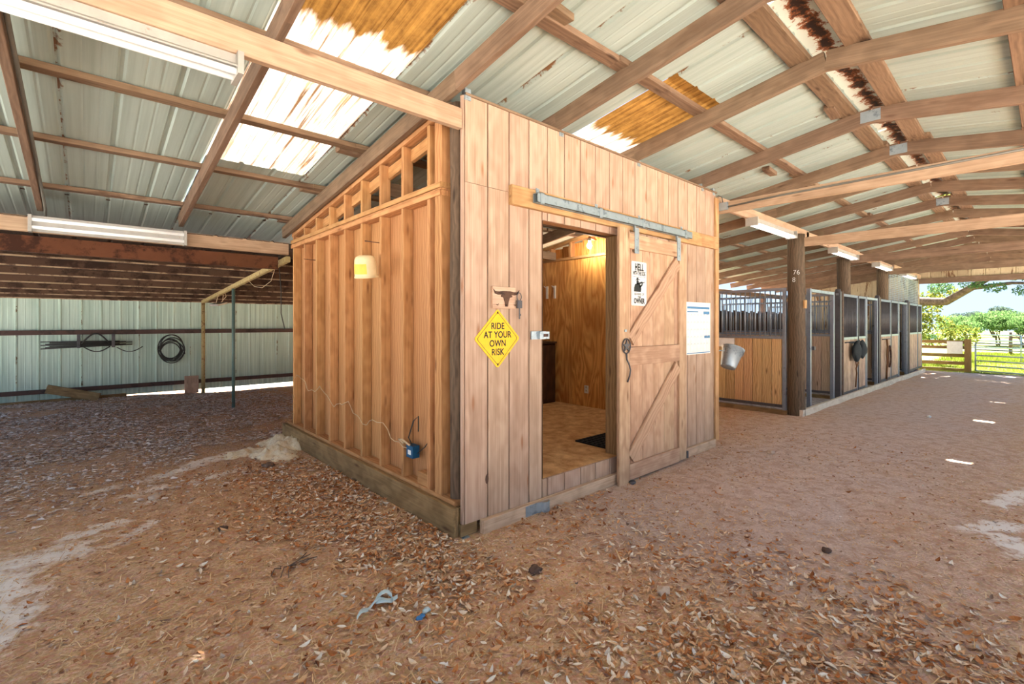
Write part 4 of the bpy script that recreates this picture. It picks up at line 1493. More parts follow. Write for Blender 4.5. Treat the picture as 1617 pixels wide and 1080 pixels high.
for x0, x1 in ((6.40, 10.2), (10.21, 14.1), (14.11, 17.82)):
    s = -0.008 * max(0, x0 - 8)
    bar('plank', (x0, -0.12, 0.025 + s), (x1, -0.12, 0.025 - 0.008 * max(0, x1 - 8)), 0.05, 0.17, M['kick_pale'], kb)
sf = []
stf = from_data('stall_floor', [(6.45, -0.09, 0.03), (17.8, -0.09, -0.03), (17.8, 3.68, -0.03), (6.45, 3.68, 0.03)], [(0, 1, 2, 3)], mk_simple_noise('stall_bedding', lin(128, 116, 112), lin(206, 200, 202), 16))
meta(stf, kind='structure')

# wire mesh over the last stalls
mesh = []
for i in range(15):
    z = 2.06 + i * 0.05
    mesh.append(tube_data([(13.6, 0.03, z), (17.75, 0.03, z)], 0.006, 4))
for i in range(22):
    x = 13.6 + i * 0.197
    mesh.append(tube_data([(x, 0.036, 2.04), (x, 0.036, 2.80)], 0.006, 4))
v, f = merge_data(mesh)
wm = from_data('wire_mesh_panel', v, f, M['galv'])
meta(wm, 'wire mesh panel above the last stalls by the gable', 'wire panel')

# bag and strap hung on the first stall door
bg = empty('hanging_bag', (9.75, -0.15, 0.7), 'dark cloth feed bag hung on the first stall door', 'bag')


def blob(name, c, r, mat, parent, seed=0, amp=0.25):
    bm = bmesh.new()
    bmesh.ops.create_icosphere(bm, subdivisions=3, radius=1.0)
    for v in bm.verts:
        k = 1 + amp * noise.noise(v.co * 1.6 + Vector((seed, seed, 0)))
        v.co = Vector((v.co.x * r[0] * k, v.co.y * r[1] * k, v.co.z * r[2] * k))
    me = bpy.data.meshes.new(name)
    bm.to_mesh(me)
    bm.free()
    me.polygons.foreach_set('use_smooth', [True] * len(me.polygons))
    return link(name, me, mat, parent, Matrix.Translation(Vector(c)))


blob('pouch', (9.48, -0.17, 0.90), (0.17, 0.07, 0.21), M['cloth'], bg, 1)
blob('pouch', (9.86, -0.18, 0.93), (0.15, 0.07, 0.18), M['cloth'], bg, 4)
tube('strap', [(9.2, -0.10, 1.09), (9.4, -0.12, 1.08), (9.7, -0.13, 1.06), (10.05, -0.12, 1.05)], 0.012, M['cloth'], bg, 6)
tube('strap', [(9.55, -0.14, 1.07), (9.72, -0.16, 1.12), (9.9, -0.15, 1.07)], 0.010, M['cloth'], bg, 6)
tube('rod', [(9.0, -0.09, 1.09), (10.2, -0.09, 1.09)], 0.012, M['dark_steel'], bg, 6)
lr = empty('leather_halter', (9.65, -0.12, 0.5), 'brown leather halter strap dangling below the dark bag', 'halter')
tube('strap', [(9.66, -0.12, 0.80), (9.72, -0.14, 0.66), (9.60, -0.13, 0.56), (9.70, -0.12, 0.46), (9.64, -0.12, 0.30), (9.65, -0.11, 0.18)], 0.014, M['leather'], lr, 6)
tube('strap', [(9.68, -0.13, 0.78), (9.58, -0.13, 0.68), (9.66, -0.13, 0.58)], 0.012, M['leather'], lr, 6)
rp = empty('lead_rope', (12.6, -0.12, 0.6), 'coiled brown lead rope on the second stall door', 'rope')
tube('coil', [(12.70 + 0.20 * cos(a), -0.12, 0.62 + 0.22 * sin(a)) for a in [2 * pi * i / 20 for i in range(20)]], 0.016, M['leather'], rp, 6, True)
tube('coil', [(12.66 + 0.15 * cos(a), -0.14, 0.66 + 0.26 * sin(a)) for a in [2 * pi * i / 20 for i in range(20)]], 0.016, M['rust'], rp, 6, True)
tube('tail', [(12.45, -0.12, 1.08), (12.48, -0.13, 0.9), (12.42, -0.13, 0.7), (12.52, -0.12, 0.5), (12.44, -0.12, 0.30), (12.46, -0.11, 0.12)], 0.022, M['leather'], rp, 6)
tube('rail', [(12.15, -0.09, 1.08), (13.1, -0.09, 1.08)], 0.012, M['dark_steel'], rp, 6)

# bucket hung behind the tack room corner
bkm = Matrix.Translation((3.96, -0.06, 0.925)) @ Matrix.Rotation(radians(-8), 4, 'Z') @ Matrix.Rotation(radians(26), 4, 'Y')
bk = lathe('feed_bucket', [(0, 0.0), (0.085, 0.0), (0.088, 0.012), (0.128, 0.245), (0.137, 0.25), (0.137, 0.26), (0.124, 0.25), (0.084, 0.02), (0, 0.015)], M['galv'], None, bkm, 22)
meta(bk, 'galvanised feed bucket tilted on the far corner of the tack room', 'bucket')
tube('handle', [(0.13 * cos(a), 0.13 * sin(a) - 0.0, 0.25 - 0.06 * sin(pi * i / 12)) for i, a in [(i, -pi / 2 + pi * i / 12) for i in range(13)]], 0.005, M['galv'], bk, 6, False, bkm)
tube('hook', [(3.79, -0.02, 1.13), (3.83, -0.02, 1.135), (3.90, -0.04, 1.13), (3.90, -0.04, 1.17)], 0.006, M['galv'], bk, 6)
tagp = block('stall_tag', (6.365, 0.90, 1.06), (6.385, 1.16, 1.21), M['sign_white'], None, 1)
meta(tagp, 'small pale plate on the stall side wall above the bucket', 'plate')

# ------------------------------------------------------------------ things in the lean-to
gp_ = tube('pipe_post', [(-0.02, 6.66, -0.08), (-0.02, 6.66, 2.06)], 0.027, M['green_pole'], None, 12)
meta(gp_, 'dark green steel pipe post standing in the lean-to', 'pole')
yp = tube('pipe_post', [(-0.02, 9.50, -0.15), (-0.02, 9.50, 1.90)], 0.036, M['rust_light'], None, 12)
meta(yp, 'yellowed rusty pipe post near the metal wall', 'pole')
hb = bar('header_pipe', (-0.01, 3.72, 2.275), (-0.01, 9.60, 1.93), 0.06, 0.075, M['rust_light'], None, (0, 0, 1), 0.01)
meta(hb, 'yellowed square pipe sloping from the tack room to the metal wall', 'beam')
wr = tube('loose_wire', [(-0.03, 5.6, 2.13), (-0.02, 5.3, 2.02), (-0.01, 4.9, 1.98), (0.0, 4.5, 2.05), (0.0, 4.3, 2.22)], 0.004, M['cable'], None, 6)
meta(wr, 'loose pale wire drooping under the square pipe', 'wire')
wr = tube('loose_wire', [(0.05, 4.3, 2.24), (0.06, 4.25, 1.9), (0.03, 4.15, 1.6), (0.05, 4.05, 1.38)], 0.006, M['hose'], None, 6)
meta(wr, 'thin dark wire hanging beside the stud wall corner', 'wire')
hl = empty('hanging_lamp', (0.05, 7.9, 1.8), 'pale broken lamp fitting hanging on wires behind the green post', 'lamp')
bar('shade', (-0.15, 7.6, 1.80), (0.12, 8.2, 1.87), 0.14, 0.035, M['white_paint'], hl)
tube('wire', [(-0.1, 7.7, 1.83), (-0.08, 7.6, 1.98), (-0.02, 7.9, 2.04)], 0.006, M['cable'], hl, 6)
tube('wire', [(0.08, 8.1, 1.87), (0.06, 7.9, 2.0), (-0.02, 7.7, 2.06)], 0.006, M['cable'], hl, 6)
tube('wire', [(0.02, 7.9, 1.86), (0.09, 7.8, 1.98), (0.0, 7.5, 2.07)], 0.006, M['cable'], hl, 6)
# coil of hose on the metal wall
coil = []
for k in range(7):
    ox, oz, r = random.uniform(-.03, .03), -0.035 * k, 0.225 + 0.03 * sin(k * 2.3)
    coil.append(tube_data([(-0.53 + ox + r * cos(a) * 0.92, 9.99 - 0.012 * (k % 4), 0.95 + oz * 0.8 + r * 1.18 * sin(a) + 0.02 * k * (sin(a) < 0)) for a in [2 * pi * i / 26 for i in range(26)]], 0.012, 6, True))
v, f = merge_data(coil)
hs = from_data('hose_coil', v, f, M['hose'], None, None, True)
meta(hs, 'coil of dark hose hung on the green metal wall', 'hose')
# bundle of rods on brackets
rb = empty('tool_rack', (-1.85, 10.0, 1.0), 'bundle of dark rods and hoops racked on the metal wall', 'rack')
for xk in (-2.02, -1.50):
    block('bracket', (xk - 0.025, 9.90, 0.98), (xk + 0.025, 10.05, 1.25), M['dark_steel'], rb, 2)
for i in range(7):
    a = -2.55 + 0.06 * (i % 3)
    tube('rod', [(a, 9.93 + 0.02 * (i % 3), 1.0 + 0.022 * i - 0.02), (-1.2 - 0.1 * (i % 4), 9.94 + 0.015 * (i % 2), 1.03 + 0.012 * i)], 0.011, M['hose'], rb, 6)
tube('hoop', [(-1.98 + 0.42 * i / 10, 9.92, 1.06 + 0.20 * sin(pi * i / 10)) for i in range(11)], 0.016, M['hose'], rb, 6)
tube('hoop', [(-1.95 + 0.40 * i / 10, 9.92, 1.0 - 0.10 * sin(pi * i / 10)) for i in range(11)], 0.012, M['hose'], rb, 6)
tube('hoop', [(-1.45 + 0.42 * i / 10, 9.92, 0.98 - 0.10 * sin(pi * i / 10)) for i in range(11)], 0.010, M['hose'], rb, 6)
b = bar('loose_plank', (-2.46, 9.75, 0.24), (-1.72, 9.55, 0.03), 0.05, 0.16, M['treated'], None, (0.3, 0, 1))
meta(b, 'short grey plank propped against the foot of the metal wall', 'plank')
b = bar('loose_plank', (-3.6, 9.70, 0.0), (-1.3, 9.85, 0.0), 0.10, 0.07, M['treated'])
meta(b, 'long weathered timber lying along the foot of the metal wall', 'timber')
b = block('loose_board', (-0.30, 9.93, -0.08), (-0.04, 9.97, 0.30), M['stall_grey'], None, 2)
meta(b, 'small brown board leaning on the metal wall by the rusty pipe post', 'board')

# heap of pale sand at the tack room corner
def heap():
    n = 46
    x0, x1, y0, y1 = -0.95, -0.02, 2.45, 4.15
    bumps = [(-0.12, 3.35, 0.30, 0.085), (-0.38, 3.12, 0.24, 0.065), (-0.12, 3.70, 0.28, 0.07), (-0.30, 2.84, 0.17, 0.045), (-0.52, 3.40, 0.22, 0.035), (-0.70, 3.30, 0.20, 0.028), (-0.25, 3.02, 0.16, 0.06)]
    vs, fs = [], []
    for j in range(n + 1):
        for i in range(n + 1):
            x, y = x0 + (x1 - x0) * i / n, y0 + (y1 - y0) * j / n
            z = 0
            for bx_, by_, r, hh in bumps:
                d = math.hypot(x - bx_, y - by_) / r
                z = max(z, hh * (1 - d * d) if d < 1 else 0) + 0.3 * hh * max(0, 1 - d)
            if z > 0:
                z *= 1 + 0.8 * noise.noise(Vector((x * 9, y * 9, 2))) + 0.45 * noise.noise(Vector((x * 20, y * 20, 5)))
            z += 0.010 * noise.noise(Vector((x * 16, y * 16, 9)))
            vs.append((x, y, zfloor(x, y) - 0.016 + z))
    for j in range(n):
        for i in range(n):
            a = j * (n + 1) + i
            fs.append((a, a + 1, a + n + 2, a + n + 1))
    o = from_data('sand_heap', vs, fs, M['sand'], None, None, True)
    meta(o, 'heap of pale crumbly sand at the far corner of the stud wall', 'heap')


heap()

# ------------------------------------------------------------------ odds and ends on the dirt
def drop(x, y, dz=0.0):
    return Vector((x, y, zfloor(x, y) + dz))


def rock(name, x, y, r, mat, label, cat, seed, sq=0.6):
    o = blob(name, drop(x, y, r * sq * 0.45), (r, r * 0.8, r * sq), mat, None, seed, 0.5)
    return meta(o, label, cat)


rock('dirt_clod', 0.07, -0.64, 0.042, M['dung'], 'dark crumbly clod on the litter in front of the tack room', 'clod', 3, 0.7)
rock('stone', 0.41, -1.28, 0.040, M['stone'], 'pale hollow stone lying on the litter near the bottom right', 'stone', 7, 0.7)
rock('stone', -0.31, -0.10, 0.038, M['stone'], 'flat pale stone by the near corner of the tack room', 'stone', 9, 0.35)
rock('stone', -1.48, 2.33, 0.045, M['stone'], 'pale stone beside the white powder patch on the left', 'stone', 12, 0.6)
rock('stone', -0.53, 2.62, 0.06, M['twig'], 'grey stone at the foot of the sand heap', 'stone', 13, 0.5)
rock('dirt_clod', 3.85, -0.59, 0.05, M['stone'], 'pale clod on the trodden dirt beyond the door', 'clod', 15, 0.5)
rock('dirt_clod', -1.19, 1.24, 0.03, M['dung'], 'small dark clod among leaves left of the tack room', 'clod', 18, 0.8)
rock('dirt_clod', 1.62, -1.72, 0.03, M['dung'], 'small dark clod on the pinkish trodden dirt', 'clod', 19, 0.6)
rock('stone', 7.9, -1.45, 0.03, M['sign_white'], 'small white stone far down the aisle', 'stone', 21, 0.8)
tw = tube('straw_stick', [drop(0.52, -0.93, 0.012), drop(0.62, -0.82, 0.02)], 0.005, M['straw'], None, 6)
meta(tw, 'short pale stick on the dirt right of the dark clod', 'stick')
wv = empty('dry_weed', drop(-1.0, 0.36), 'grey dry weed twigs lying on the leaves at left', 'twigs')
rw = random.Random(3)
for i in range(9):
    a = rw.uniform(-0.5, 0.9) + (pi if i % 2 else 0)
    L = rw.uniform(0.08, 0.17)
    p0 = drop(-1.02 + rw.uniform(-.03, .08), 0.35 + rw.uniform(-.03, .03), 0.015)
    tube('twig', [p0, p0 + Vector((cos(a) * L * .5, sin(a) * L * .5, 0.02)), p0 + Vector((cos(a + .3) * L, sin(a + .3) * L, 0.005))], 0.0032, M['twig'], wv, 5)
# crumpled strip of plastic
ps = empty('plastic_scrap', drop(-0.80, -0.35), 'crumpled pale blue plastic strip lying on the leaves', 'plastic scrap')
for k in range(2):
    vs, fs = [], []
    nn = 16
    for i in range(nn):
        t = i / (nn - 1)
        if k == 0:
            px, py = -0.92 + 0.24 * t, -0.40 + 0.05 * sin(t * 3) + 0.03 * t
        else:
            px, py = -0.74 + 0.045 * cos(t * 7), -0.33 + 0.045 * sin(t * 7)
        w = 0.012 + 0.006 * sin(t * 9)
        z = zfloor(px, py) + 0.02 + 0.012 * sin(t * 13)
        vs += [(px - w * 0.4, py - w, z), (px, py, z + 0.012), (px + w * 0.4, py + w, z)]
    for i in range(nn - 1):
        for q in range(2):
            a = i * 3 + q
            fs.append((a, a + 1, a + 4, a + 3))
    from_data('strip', vs, fs, M['scrap'], ps, None, True)
for i, (x, y, lb) in enumerate(((-0.67, -0.58, 'small blue plastic scrap among the leaves at bottom centre'), (-0.62, -0.55, 'small grey plastic scrap next to the blue scrap'))):
    o = blob('plastic_scrap', drop(x, y, 0.012), (0.022, 0.014, 0.012), M['cal_blue'] if i == 0 else M['scrap'], None, 30 + i, 0.7)
    meta(o, lb, 'plastic scrap')

# ------------------------------------------------------------------ leaf litter, straw and chips on the floor
F3 = Vector((cos(radians(48.2)), sin(radians(48.2)), 0))
R3 = Vector((sin(radians(48.2)), -cos(radians(48.2)), 0))


def in_view(x, y, m=0.15):
    d = Vector((x, y, 0)) - Vector((CAM.x, CAM.y, 0))
    t = d.dot(F3)
    if t < 1.6:
        return False
    return abs(d.dot(R3)) < t * (1.075 + m)


def blocked(x, y):
    return (-0.06 < x < 3.82 and -0.06 < y < 3.85) or (x > 6.35 and y > -0.15)


def leaf_shape(L, W, curl, seed):
    """A dry oval leaf: pointed ends, folded a little along the midrib, curled along its length."""
    r = random.Random(seed)
    ts = (0.0, 0.22, 0.5, 0.78, 1.0)
    ws = (0.04, 0.72, 1.0, 0.66, 0.05)
    vs, fs = [], []
    for t, w in zip(ts, ws):
        x = (t - 0.5) * L
        zc = curl * ((t - 0.5) ** 2) * L * 2.2
        fold = w * W * 0.5 * 0.45
        vs += [(x, -w * W / 2, zc + fold), (x, 0, zc), (x, w * W / 2, zc + fold * r.uniform(0.3, 1.2))]
    for i in range(4):
        for q in range(2):
            a = i * 3 + q
            fs.append((a, a + 1, a + 4, a + 3))
    return vs, fs


LEAVES = [leaf_shape(1.0, w, c, i) for i, (w, c) in enumerate(((0.36, 0.3), (0.42, 0.5), (0.30, -0.3), (0.38, 0.15), (0.46, 0.6), (0.33, -0.15)))]


def leaf_density(x, y):
    """pieces per square metre"""
    cl = 0.5 + 0.9 * noise.noise(Vector((x * 1.3, y * 1.3, 4.4))) + 0.5 * noise.noise(Vector((x * 4, y * 4, 1)))
    cl = max(0.12, min(1.3, cl))
    d = 100.0
    # drift against the stud wall
    if x < 0.0:
        d += 850 * math.exp(-((x + 0.35) / 0.45) ** 2) * max(0, min(1, (2.9 - y) / 1.0)) * (1 if y > -0.6 else max(0, 1 + (y + 0.6)))
    # foreground drift
    s = (x + 0.2) * 0.745 + (y + 1.6) * -0.667
    f = seg_d(x, y, (-1.0, -0.7), (0.9, -2.3))
    d += 480 * math.exp(-(f / 0.55) ** 2)
    g = seg_d(x, y, (-0.6, -0.3), (0.4, -1.1))
    d += 200 * math.exp(-(g / 0.45) ** 2)
    if x > 1.2:
        d *= max(0.06, 1 - (x - 1.2) * 0.8)
    if y > 3:
        d *= 0.25
    if x < -1.2:
        d *= max(0.25, 1 + (x + 1.2) * 0.9)
    return d * cl


rl = random.Random(77)
cand = []
area = [(-3.2, 6.0, -2.7, 5.0)]
for _ in range(360000):
    x, y = rl.uniform(-3.0, 5.0), rl.uniform(-2.7, 4.2)
    if blocked(x, y) or not in_view(x, y):
        continue
    # 70000 tries over 55 m2 is about 1270 per m2
    if rl.random() < leaf_density(x, y) * 4.6 / 6520:
        cand.append((x, y))
cand.sort(key=lambda p: (Vector((p[0], p[1], 0)) - CAM).length)


def leaf_matrix(x, y, L, r):
    return (Matrix.Translation((x, y, zfloor(x, y) + r.uniform(0.003, 0.016))) @ Matrix.Rotation(r.uniform(0, 2 * pi), 4, 'Z') @
            Matrix.Rotation(r.gauss(0, 0.28), 4, 'X') @ Matrix.Rotation(r.gauss(0, 0.2), 4, 'Y') @ Matrix.Scale(L * r.choice((1, 1, 1)), 4))


leaf_me = []
for vs, fs in LEAVES:
    me = bpy.data.meshes.new('leaf')
    me.from_pydata(vs, [], fs)
    me.materials.append(M['leaf'])
    me.polygons.foreach_set('use_smooth', [True] * len(me.polygons))
    leaf_me.append(me)
for i, (x, y) in enumerate(cand[:300]):
    o = bpy.data.objects.new('leaf', leaf_me[i % 6])
    put(o, FLOOR, leaf_matrix(x, y, rl.uniform(0.030, 0.062), rl))


def scatter(name, pieces, mat):
    """pieces: (shape (verts, faces), matrix)"""
    vs, fs = [], []
    for (sv, sf_), m in pieces:
        b = len(vs)
        vs += [tuple(m @ Vector(p)) for p in sv]
        fs += [tuple(i + b for i in q) for q in sf_]
    o = from_data(name, vs, fs, mat, FLOOR, None)
    o['kind'] = 'stuff'
    return o


scatter('leaf_litter', [(LEAVES[i % 6], leaf_matrix(x, y, rl.uniform(0.020, 0.056), rl)) for i, (x, y) in enumerate(cand[300:])], M['leaf'])
blade = ([(-.5, -.5, 0), (-.5, .5, 0), (0, .5, .06), (0, -.5, .06), (.5, .4, 0), (.5, -.4, 0)], [(0, 3, 2, 1), (3, 5, 4, 2)])
pc = []
for _ in range(60000):
    x, y = rl.uniform(-3.2, 5.0), rl.uniform(-2.7, 6.0)
    if blocked(x, y) or not in_view(x, y):
        continue
    k = 0.5 + 0.8 * noise.noise(Vector((x * 1.7, y * 1.7, 9)))
    if x < 0.2:
        k += 0.35
    if x > 1.0:
        k *= max(0.15, 1 - (x - 1) * 0.5)
    if rl.random() < k * 0.8:
        L = rl.uniform(0.02, 0.10)
        m = (Matrix.Translation((x, y, zfloor(x, y) + rl.uniform(0.002, 0.012))) @ Matrix.Rotation(rl.gauss(0.35, 0.8) + (0 if rl.random() < .7 else rl.uniform(0, pi)), 4, 'Z') @
             Matrix.Rotation(rl.gauss(0, 0.12), 4, 'Y') @ Matrix.Diagonal((L, rl.uniform(0.002, 0.0042), L, 1)))
        pc.append((blade, m))
scatter('straw_litter', pc, M['straw'])
flake = ([(-.5, -.3, 0), (.4, -.5, .1), (.5, .35, .0), (-.35, .5, .18)], [(0, 1, 2, 3)])
pc = []
for _ in range(120000):
    x, y = rl.uniform(-3.2, 5.5), rl.uniform(-2.7, 5.0)
    if blocked(x, y) or not in_view(x, y):
        continue
    k = 0.55 + 0.9 * noise.noise(Vector((x * 1.1, y * 1.1, 19)))
    if x > 1.5:
        k *= 0.45
    if rl.random() < k * 0.6:
        L = rl.uniform(0.006, 0.028)
        m = (Matrix.Translation((x, y, zfloor(x, y) + rl.uniform(0.001, 0.009))) @ Matrix.Rotation(rl.uniform(0, 6.28), 4, 'Z') @ Matrix.Rotation(rl.gauss(0, 0.3), 4, 'X') @ Matrix.Diagonal((L, L * rl.uniform(.3, .8), L, 1)))
        pc.append((flake, m))
scatter('wood_chips', pc, M['chip'])
pc = []
for _ in range(70000):
    x, y = rl.uniform(-4.5, 1.2), rl.uniform(1.9, 9.8)
    if blocked(x, y) or not in_view(x, y):
        continue
    if (-1.0 < x < 0.0 and 2.6 < y < 4.0) or any(seg_d(x, y, a, b) < q * 1.1 for a, b, q in LIME) or rl.random() > (y - 1.9) / 2.2:
        continue
    if rl.random() < 0.50 + 0.9 * noise.noise(Vector((x * 1.4, y * 1.4, 29))):
        L = rl.uniform(0.02, 0.07)
        m = (Matrix.Translation((x, y, zfloor(x, y) + rl.uniform(0.003, 0.02))) @ Matrix.Rotation(rl.uniform(0, 6.28), 4, 'Z') @ Matrix.Rotation(rl.gauss(0, 0.25), 4, 'X') @ Matrix.Diagonal((L, L * rl.uniform(.1, .5), L, 1)))
        pc.append((flake, m))
scatter('pale_chips', pc, M['pale_chip'])

# ------------------------------------------------------------------ fence, gate, meadow and trees beyond the gable
GZ = -0.15
fn = empty('rail_fence', (19.3, -0.2, GZ), 'brown timber rail fence with a white notice beyond the gable', 'fence')
fx = 19.3
for z, w in ((0.94, 0.10), (0.76, 0.10), (0.50, 0.11), (0.25, 0.11), (0.03, 0.11)):
    bar('rail', (fx, 3.0, GZ + z + 0.06), (fx, -0.96, GZ + z + 0.06), 0.035, w, M['fence'], fn)
block('fence_post', (fx - 0.08, -1.08, GZ - 0.2), (fx + 0.08, -0.92, GZ + 1.10), M['fence'], fn, 2)
block('fence_post', (fx - 0.08, 1.6, GZ - 0.2), (fx + 0.08, 1.75, GZ + 1.10), M['fence'], fn, 2)
nt = block('notice', (fx - 0.055, -0.88, GZ + 0.62), (fx - 0.035, -0.50, GZ + 1.02), M['sign_white'], None, 2, 0.001)
meta(nt, 'blank white notice fixed to the timber rail fence', 'notice')
g0, g1 = Vector((19.25, -1.18, GZ)), Vector((17.9, -4.6, GZ))
gt = empty('pipe_gate', g0, 'silver pipe gate with six rails beside the timber fence post', 'gate')
for z in (0.10, 0.26, 0.42, 0.59, 0.77, 0.98):
    tube('rail', [g0 + Vector((0, 0, z)), g1 + Vector((0, 0, z))], 0.021, M['galv'], gt, 8)
for t in (0.0, 0.42, 1.0):
    p = g0.lerp(g1, t)
    tube('upright', [p + Vector((0, 0, 0.10)), p + Vector((0, 0, 0.98))], 0.022, M['galv'], gt, 8)
fg = empty('pipe_gate', (27, 0, GZ), 'distant pale pipe fence panel across the meadow', 'fence')
for z in (0.55, 0.85, 1.10):
    tube('rail', [(28.0, 2.4, GZ + z), (27.0, -2.0, GZ + z)], 0.03, M['galv'], fg, 6)
for t in (0, 0.5, 1):
    p = Vector((28.0, 2.4, GZ)).lerp(Vector((27.0, -2.0, GZ)), t)
    tube('upright', [p, p + Vector((0, 0, 1.10))], 0.03, M['galv'], fg, 6)
ff = empty('far_fence', (33, -4, GZ), 'far dark rail fence in front of the mesquite trees', 'fence')
for z in (0.5, 0.9):
    tube('rail', [(33, -1.5, GZ + z), (32, -7, GZ + z)], 0.04, M['twig'], ff, 6)
for i in range(4):
    p = Vector((33, -1.5, GZ)).lerp(Vector((32, -7, GZ)), i / 3)
    tube('fence_post', [p, p + Vector((0, 0, 1.15))], 0.07, M['twig'], ff, 6)

# grass
rg = random.Random(5)
vs, fs = [], []
for _ in range(30000):
    u = rg.random() ** 1.6
    x = 18.3 + u * 16
    y = rg.uniform(-2.62, 0.6) - (x - 18) * 0.02 + rg.uniform(-1, 1) * (x - 18) * 0.03
    h = rg.uniform(0.03, 0.11) * (1.6 if noise.noise(Vector((x * .7, y * .7, 0))) > 0.2 else 1)
    a = rg.uniform(0, 6.28)
    w = 0.006 + 0.004 * u * 3
    bx_, by_ = cos(a) * w, sin(a) * w
    lx_, ly_ = rg.uniform(-.05, .05), rg.uniform(-.05, .05)
    b = len(vs)
    z = GZ - 0.03
    vs += [(x - bx_, y - by_, z), (x + bx_, y + by_, z), (x + lx_, y + ly_, z + h + 0.03)]
    fs.append((b, b + 1, b + 2))
gr_o = from_data('grass', vs, fs, M['grass'])
meta(gr_o, 'sunlit yellow-green grass beyond the barn', 'grass', None, 'stuff')


def crown_mesh(name, blobs, count, size, mat, seed):
    r = random.Random(seed)
    vs, fs = [], []
    tot = sum(b[3] ** 2 for b in blobs)
    for cx_, cy_, cz_, rad_, sq in blobs:
        for _ in range(int(count * rad_ ** 2 / tot)):
            d = Vector((r.gauss(0, 1), r.gauss(0, 1), r.gauss(0, 1))).normalized() * rad_ * r.uniform(0.35, 1.0) ** 0.5
            p = Vector((cx_ + d.x, cy_ + d.y, cz_ + d.z * sq))
            s = size * r.uniform(0.6, 1.4)
            a = Vector((r.gauss(0, 1), r.gauss(0, 1), r.gauss(0, 1))).normalized() * s
            b_ = Vector((r.gauss(0, 1), r.gauss(0, 1), r.gauss(0, 1))).normalized() * s * 0.5
            k = len(vs)
            vs += [tuple(p - a), tuple(p + b_), tuple(p + a), tuple(p - b_)]
            fs.append((k, k + 1, k + 2, k + 3))
    me = bpy.data.meshes.new(name)
    me.from_pydata(vs, [], fs)
    me.materials.append(mat)
    return me


def branch_data(p0, d, L, r, depth, rnd, out):
    pts, rr = [p0], [r]
    p, dd = p0.copy(), d.copy()
    for i in range(4):
        dd = (dd + Vector((rnd.uniform(-.25, .25), rnd.uniform(-.25, .25), rnd.uniform(-.1, .2)))).normalized()
        p = p + dd * L / 4
        pts.append(p.copy())
        rr.append(r * (1 - 0.17 * (i + 1)))
    out.append(tube_data(pts, rr, 6))
    if depth:
        for k in range(2):
            branch_data(pts[-1 - k], (dd + Vector((rnd.uniform(-.9, .9), rnd.uniform(-.9, .9), rnd.uniform(0, .5)))).normalized(), L * 0.7, rr[-1 - k] * 0.75, depth - 1, rnd, out)


def tree_meshes(seed, height, width, mat, count, size, trunk_r):
    r = random.Random(seed)
    bl = []
    for i in range(9):
        a = r.uniform(0, 6.28)
        q = r.uniform(0.0, 0.5) * width
        bl.append((cos(a) * q, sin(a) * q, height * r.uniform(0.55, 0.85), width * r.uniform(0.2, 0.34), 0.62))
    cm = crown_mesh('crown', bl, count, size, mat, seed)
    out = []
    for k in range(3):
        branch_data(Vector((r.uniform(-.15, .15), r.uniform(-.15, .15), -0.1)), Vector((r.uniform(-.6, .6), r.uniform(-.6, .6), 1)).normalized(), height * 0.42, trunk_r, 2, r, out)
    v, f = merge_data(out)
    tm = bpy.data.meshes.new('trunk')
    tm.from_pydata(v, [], f)
    tm.materials.append(M['bark'])
    return cm, tm


def plant(name, pair, loc, rz, s, label, cat, group):
    t = empty(name, loc, label, cat, group)
    m4 = Matrix.Translation(Vector(loc)) @ Matrix.Rotation(rz, 4, 'Z') @ Matrix.Scale(s, 4)
    put(bpy.data.objects.new('crown', pair[0]), t, m4)
    put(bpy.data.objects.new('trunk', pair[1]), t, m4)
    return t


mesq = [tree_meshes(41 + i, 3.3, 4.2, M['mesquite'], 7000, 0.09, 0.10) for i in range(3)]
farm = [tree_meshes(61 + i, 5.0, 5.0, M['far_leaf'], 3500, 0.16, 0.14) for i in range(2)]
shr = [tree_meshes(71 + i, 1.5, 2.6, M['shrub'], 3000, 0.08, 0.04) for i in range(2)]
rt = random.Random(12)
ORD = ['first', 'second', 'third', 'fourth', 'fifth', 'sixth', 'seventh', 'eighth', 'ninth', 'tenth']
MESQ = ((46, 1.35, 0.66), (47.5, -0.35, 0.74), (46, -1.75, 0.76), (47, -3.3, 0.8), (46, -5.2, 0.8), (45, -7.4, 0.85))
for i, (x, y, s) in enumerate(MESQ):
    plant('mesquite_tree', mesq[i % 3], (x, y, GZ), rt.uniform(0, 6), s, ORD[i] + ' rounded light green mesquite counted rightwards from the oak', 'tree', 'mesquite trees across the meadow')
for i, (x, y, s) in enumerate(((72, 3.2, 0.62), (76, 1.2, 0.72), (73, -0.9, 0.6), (75, -4.5, 0.66))):
    plant('far_tree', farm[i % 2], (x, y, GZ), rt.uniform(0, 6), s, ORD[i] + ' hazy skyline tree behind the mesquites, counted from the oak', 'tree', 'far trees on the skyline')
for i, (x, y, s) in enumerate(((40, 4.4, 0.62), (41.5, 2.7, 0.58), (42, 1.0, 0.40))):
    plant('dark_shrub', shr[i % 2], (x, y, GZ), rt.uniform(0, 6), s, ORD[i] + ' low dark shrub at the meadow edge, counted from the stalls', 'shrub', 'dark shrubs across the meadow')

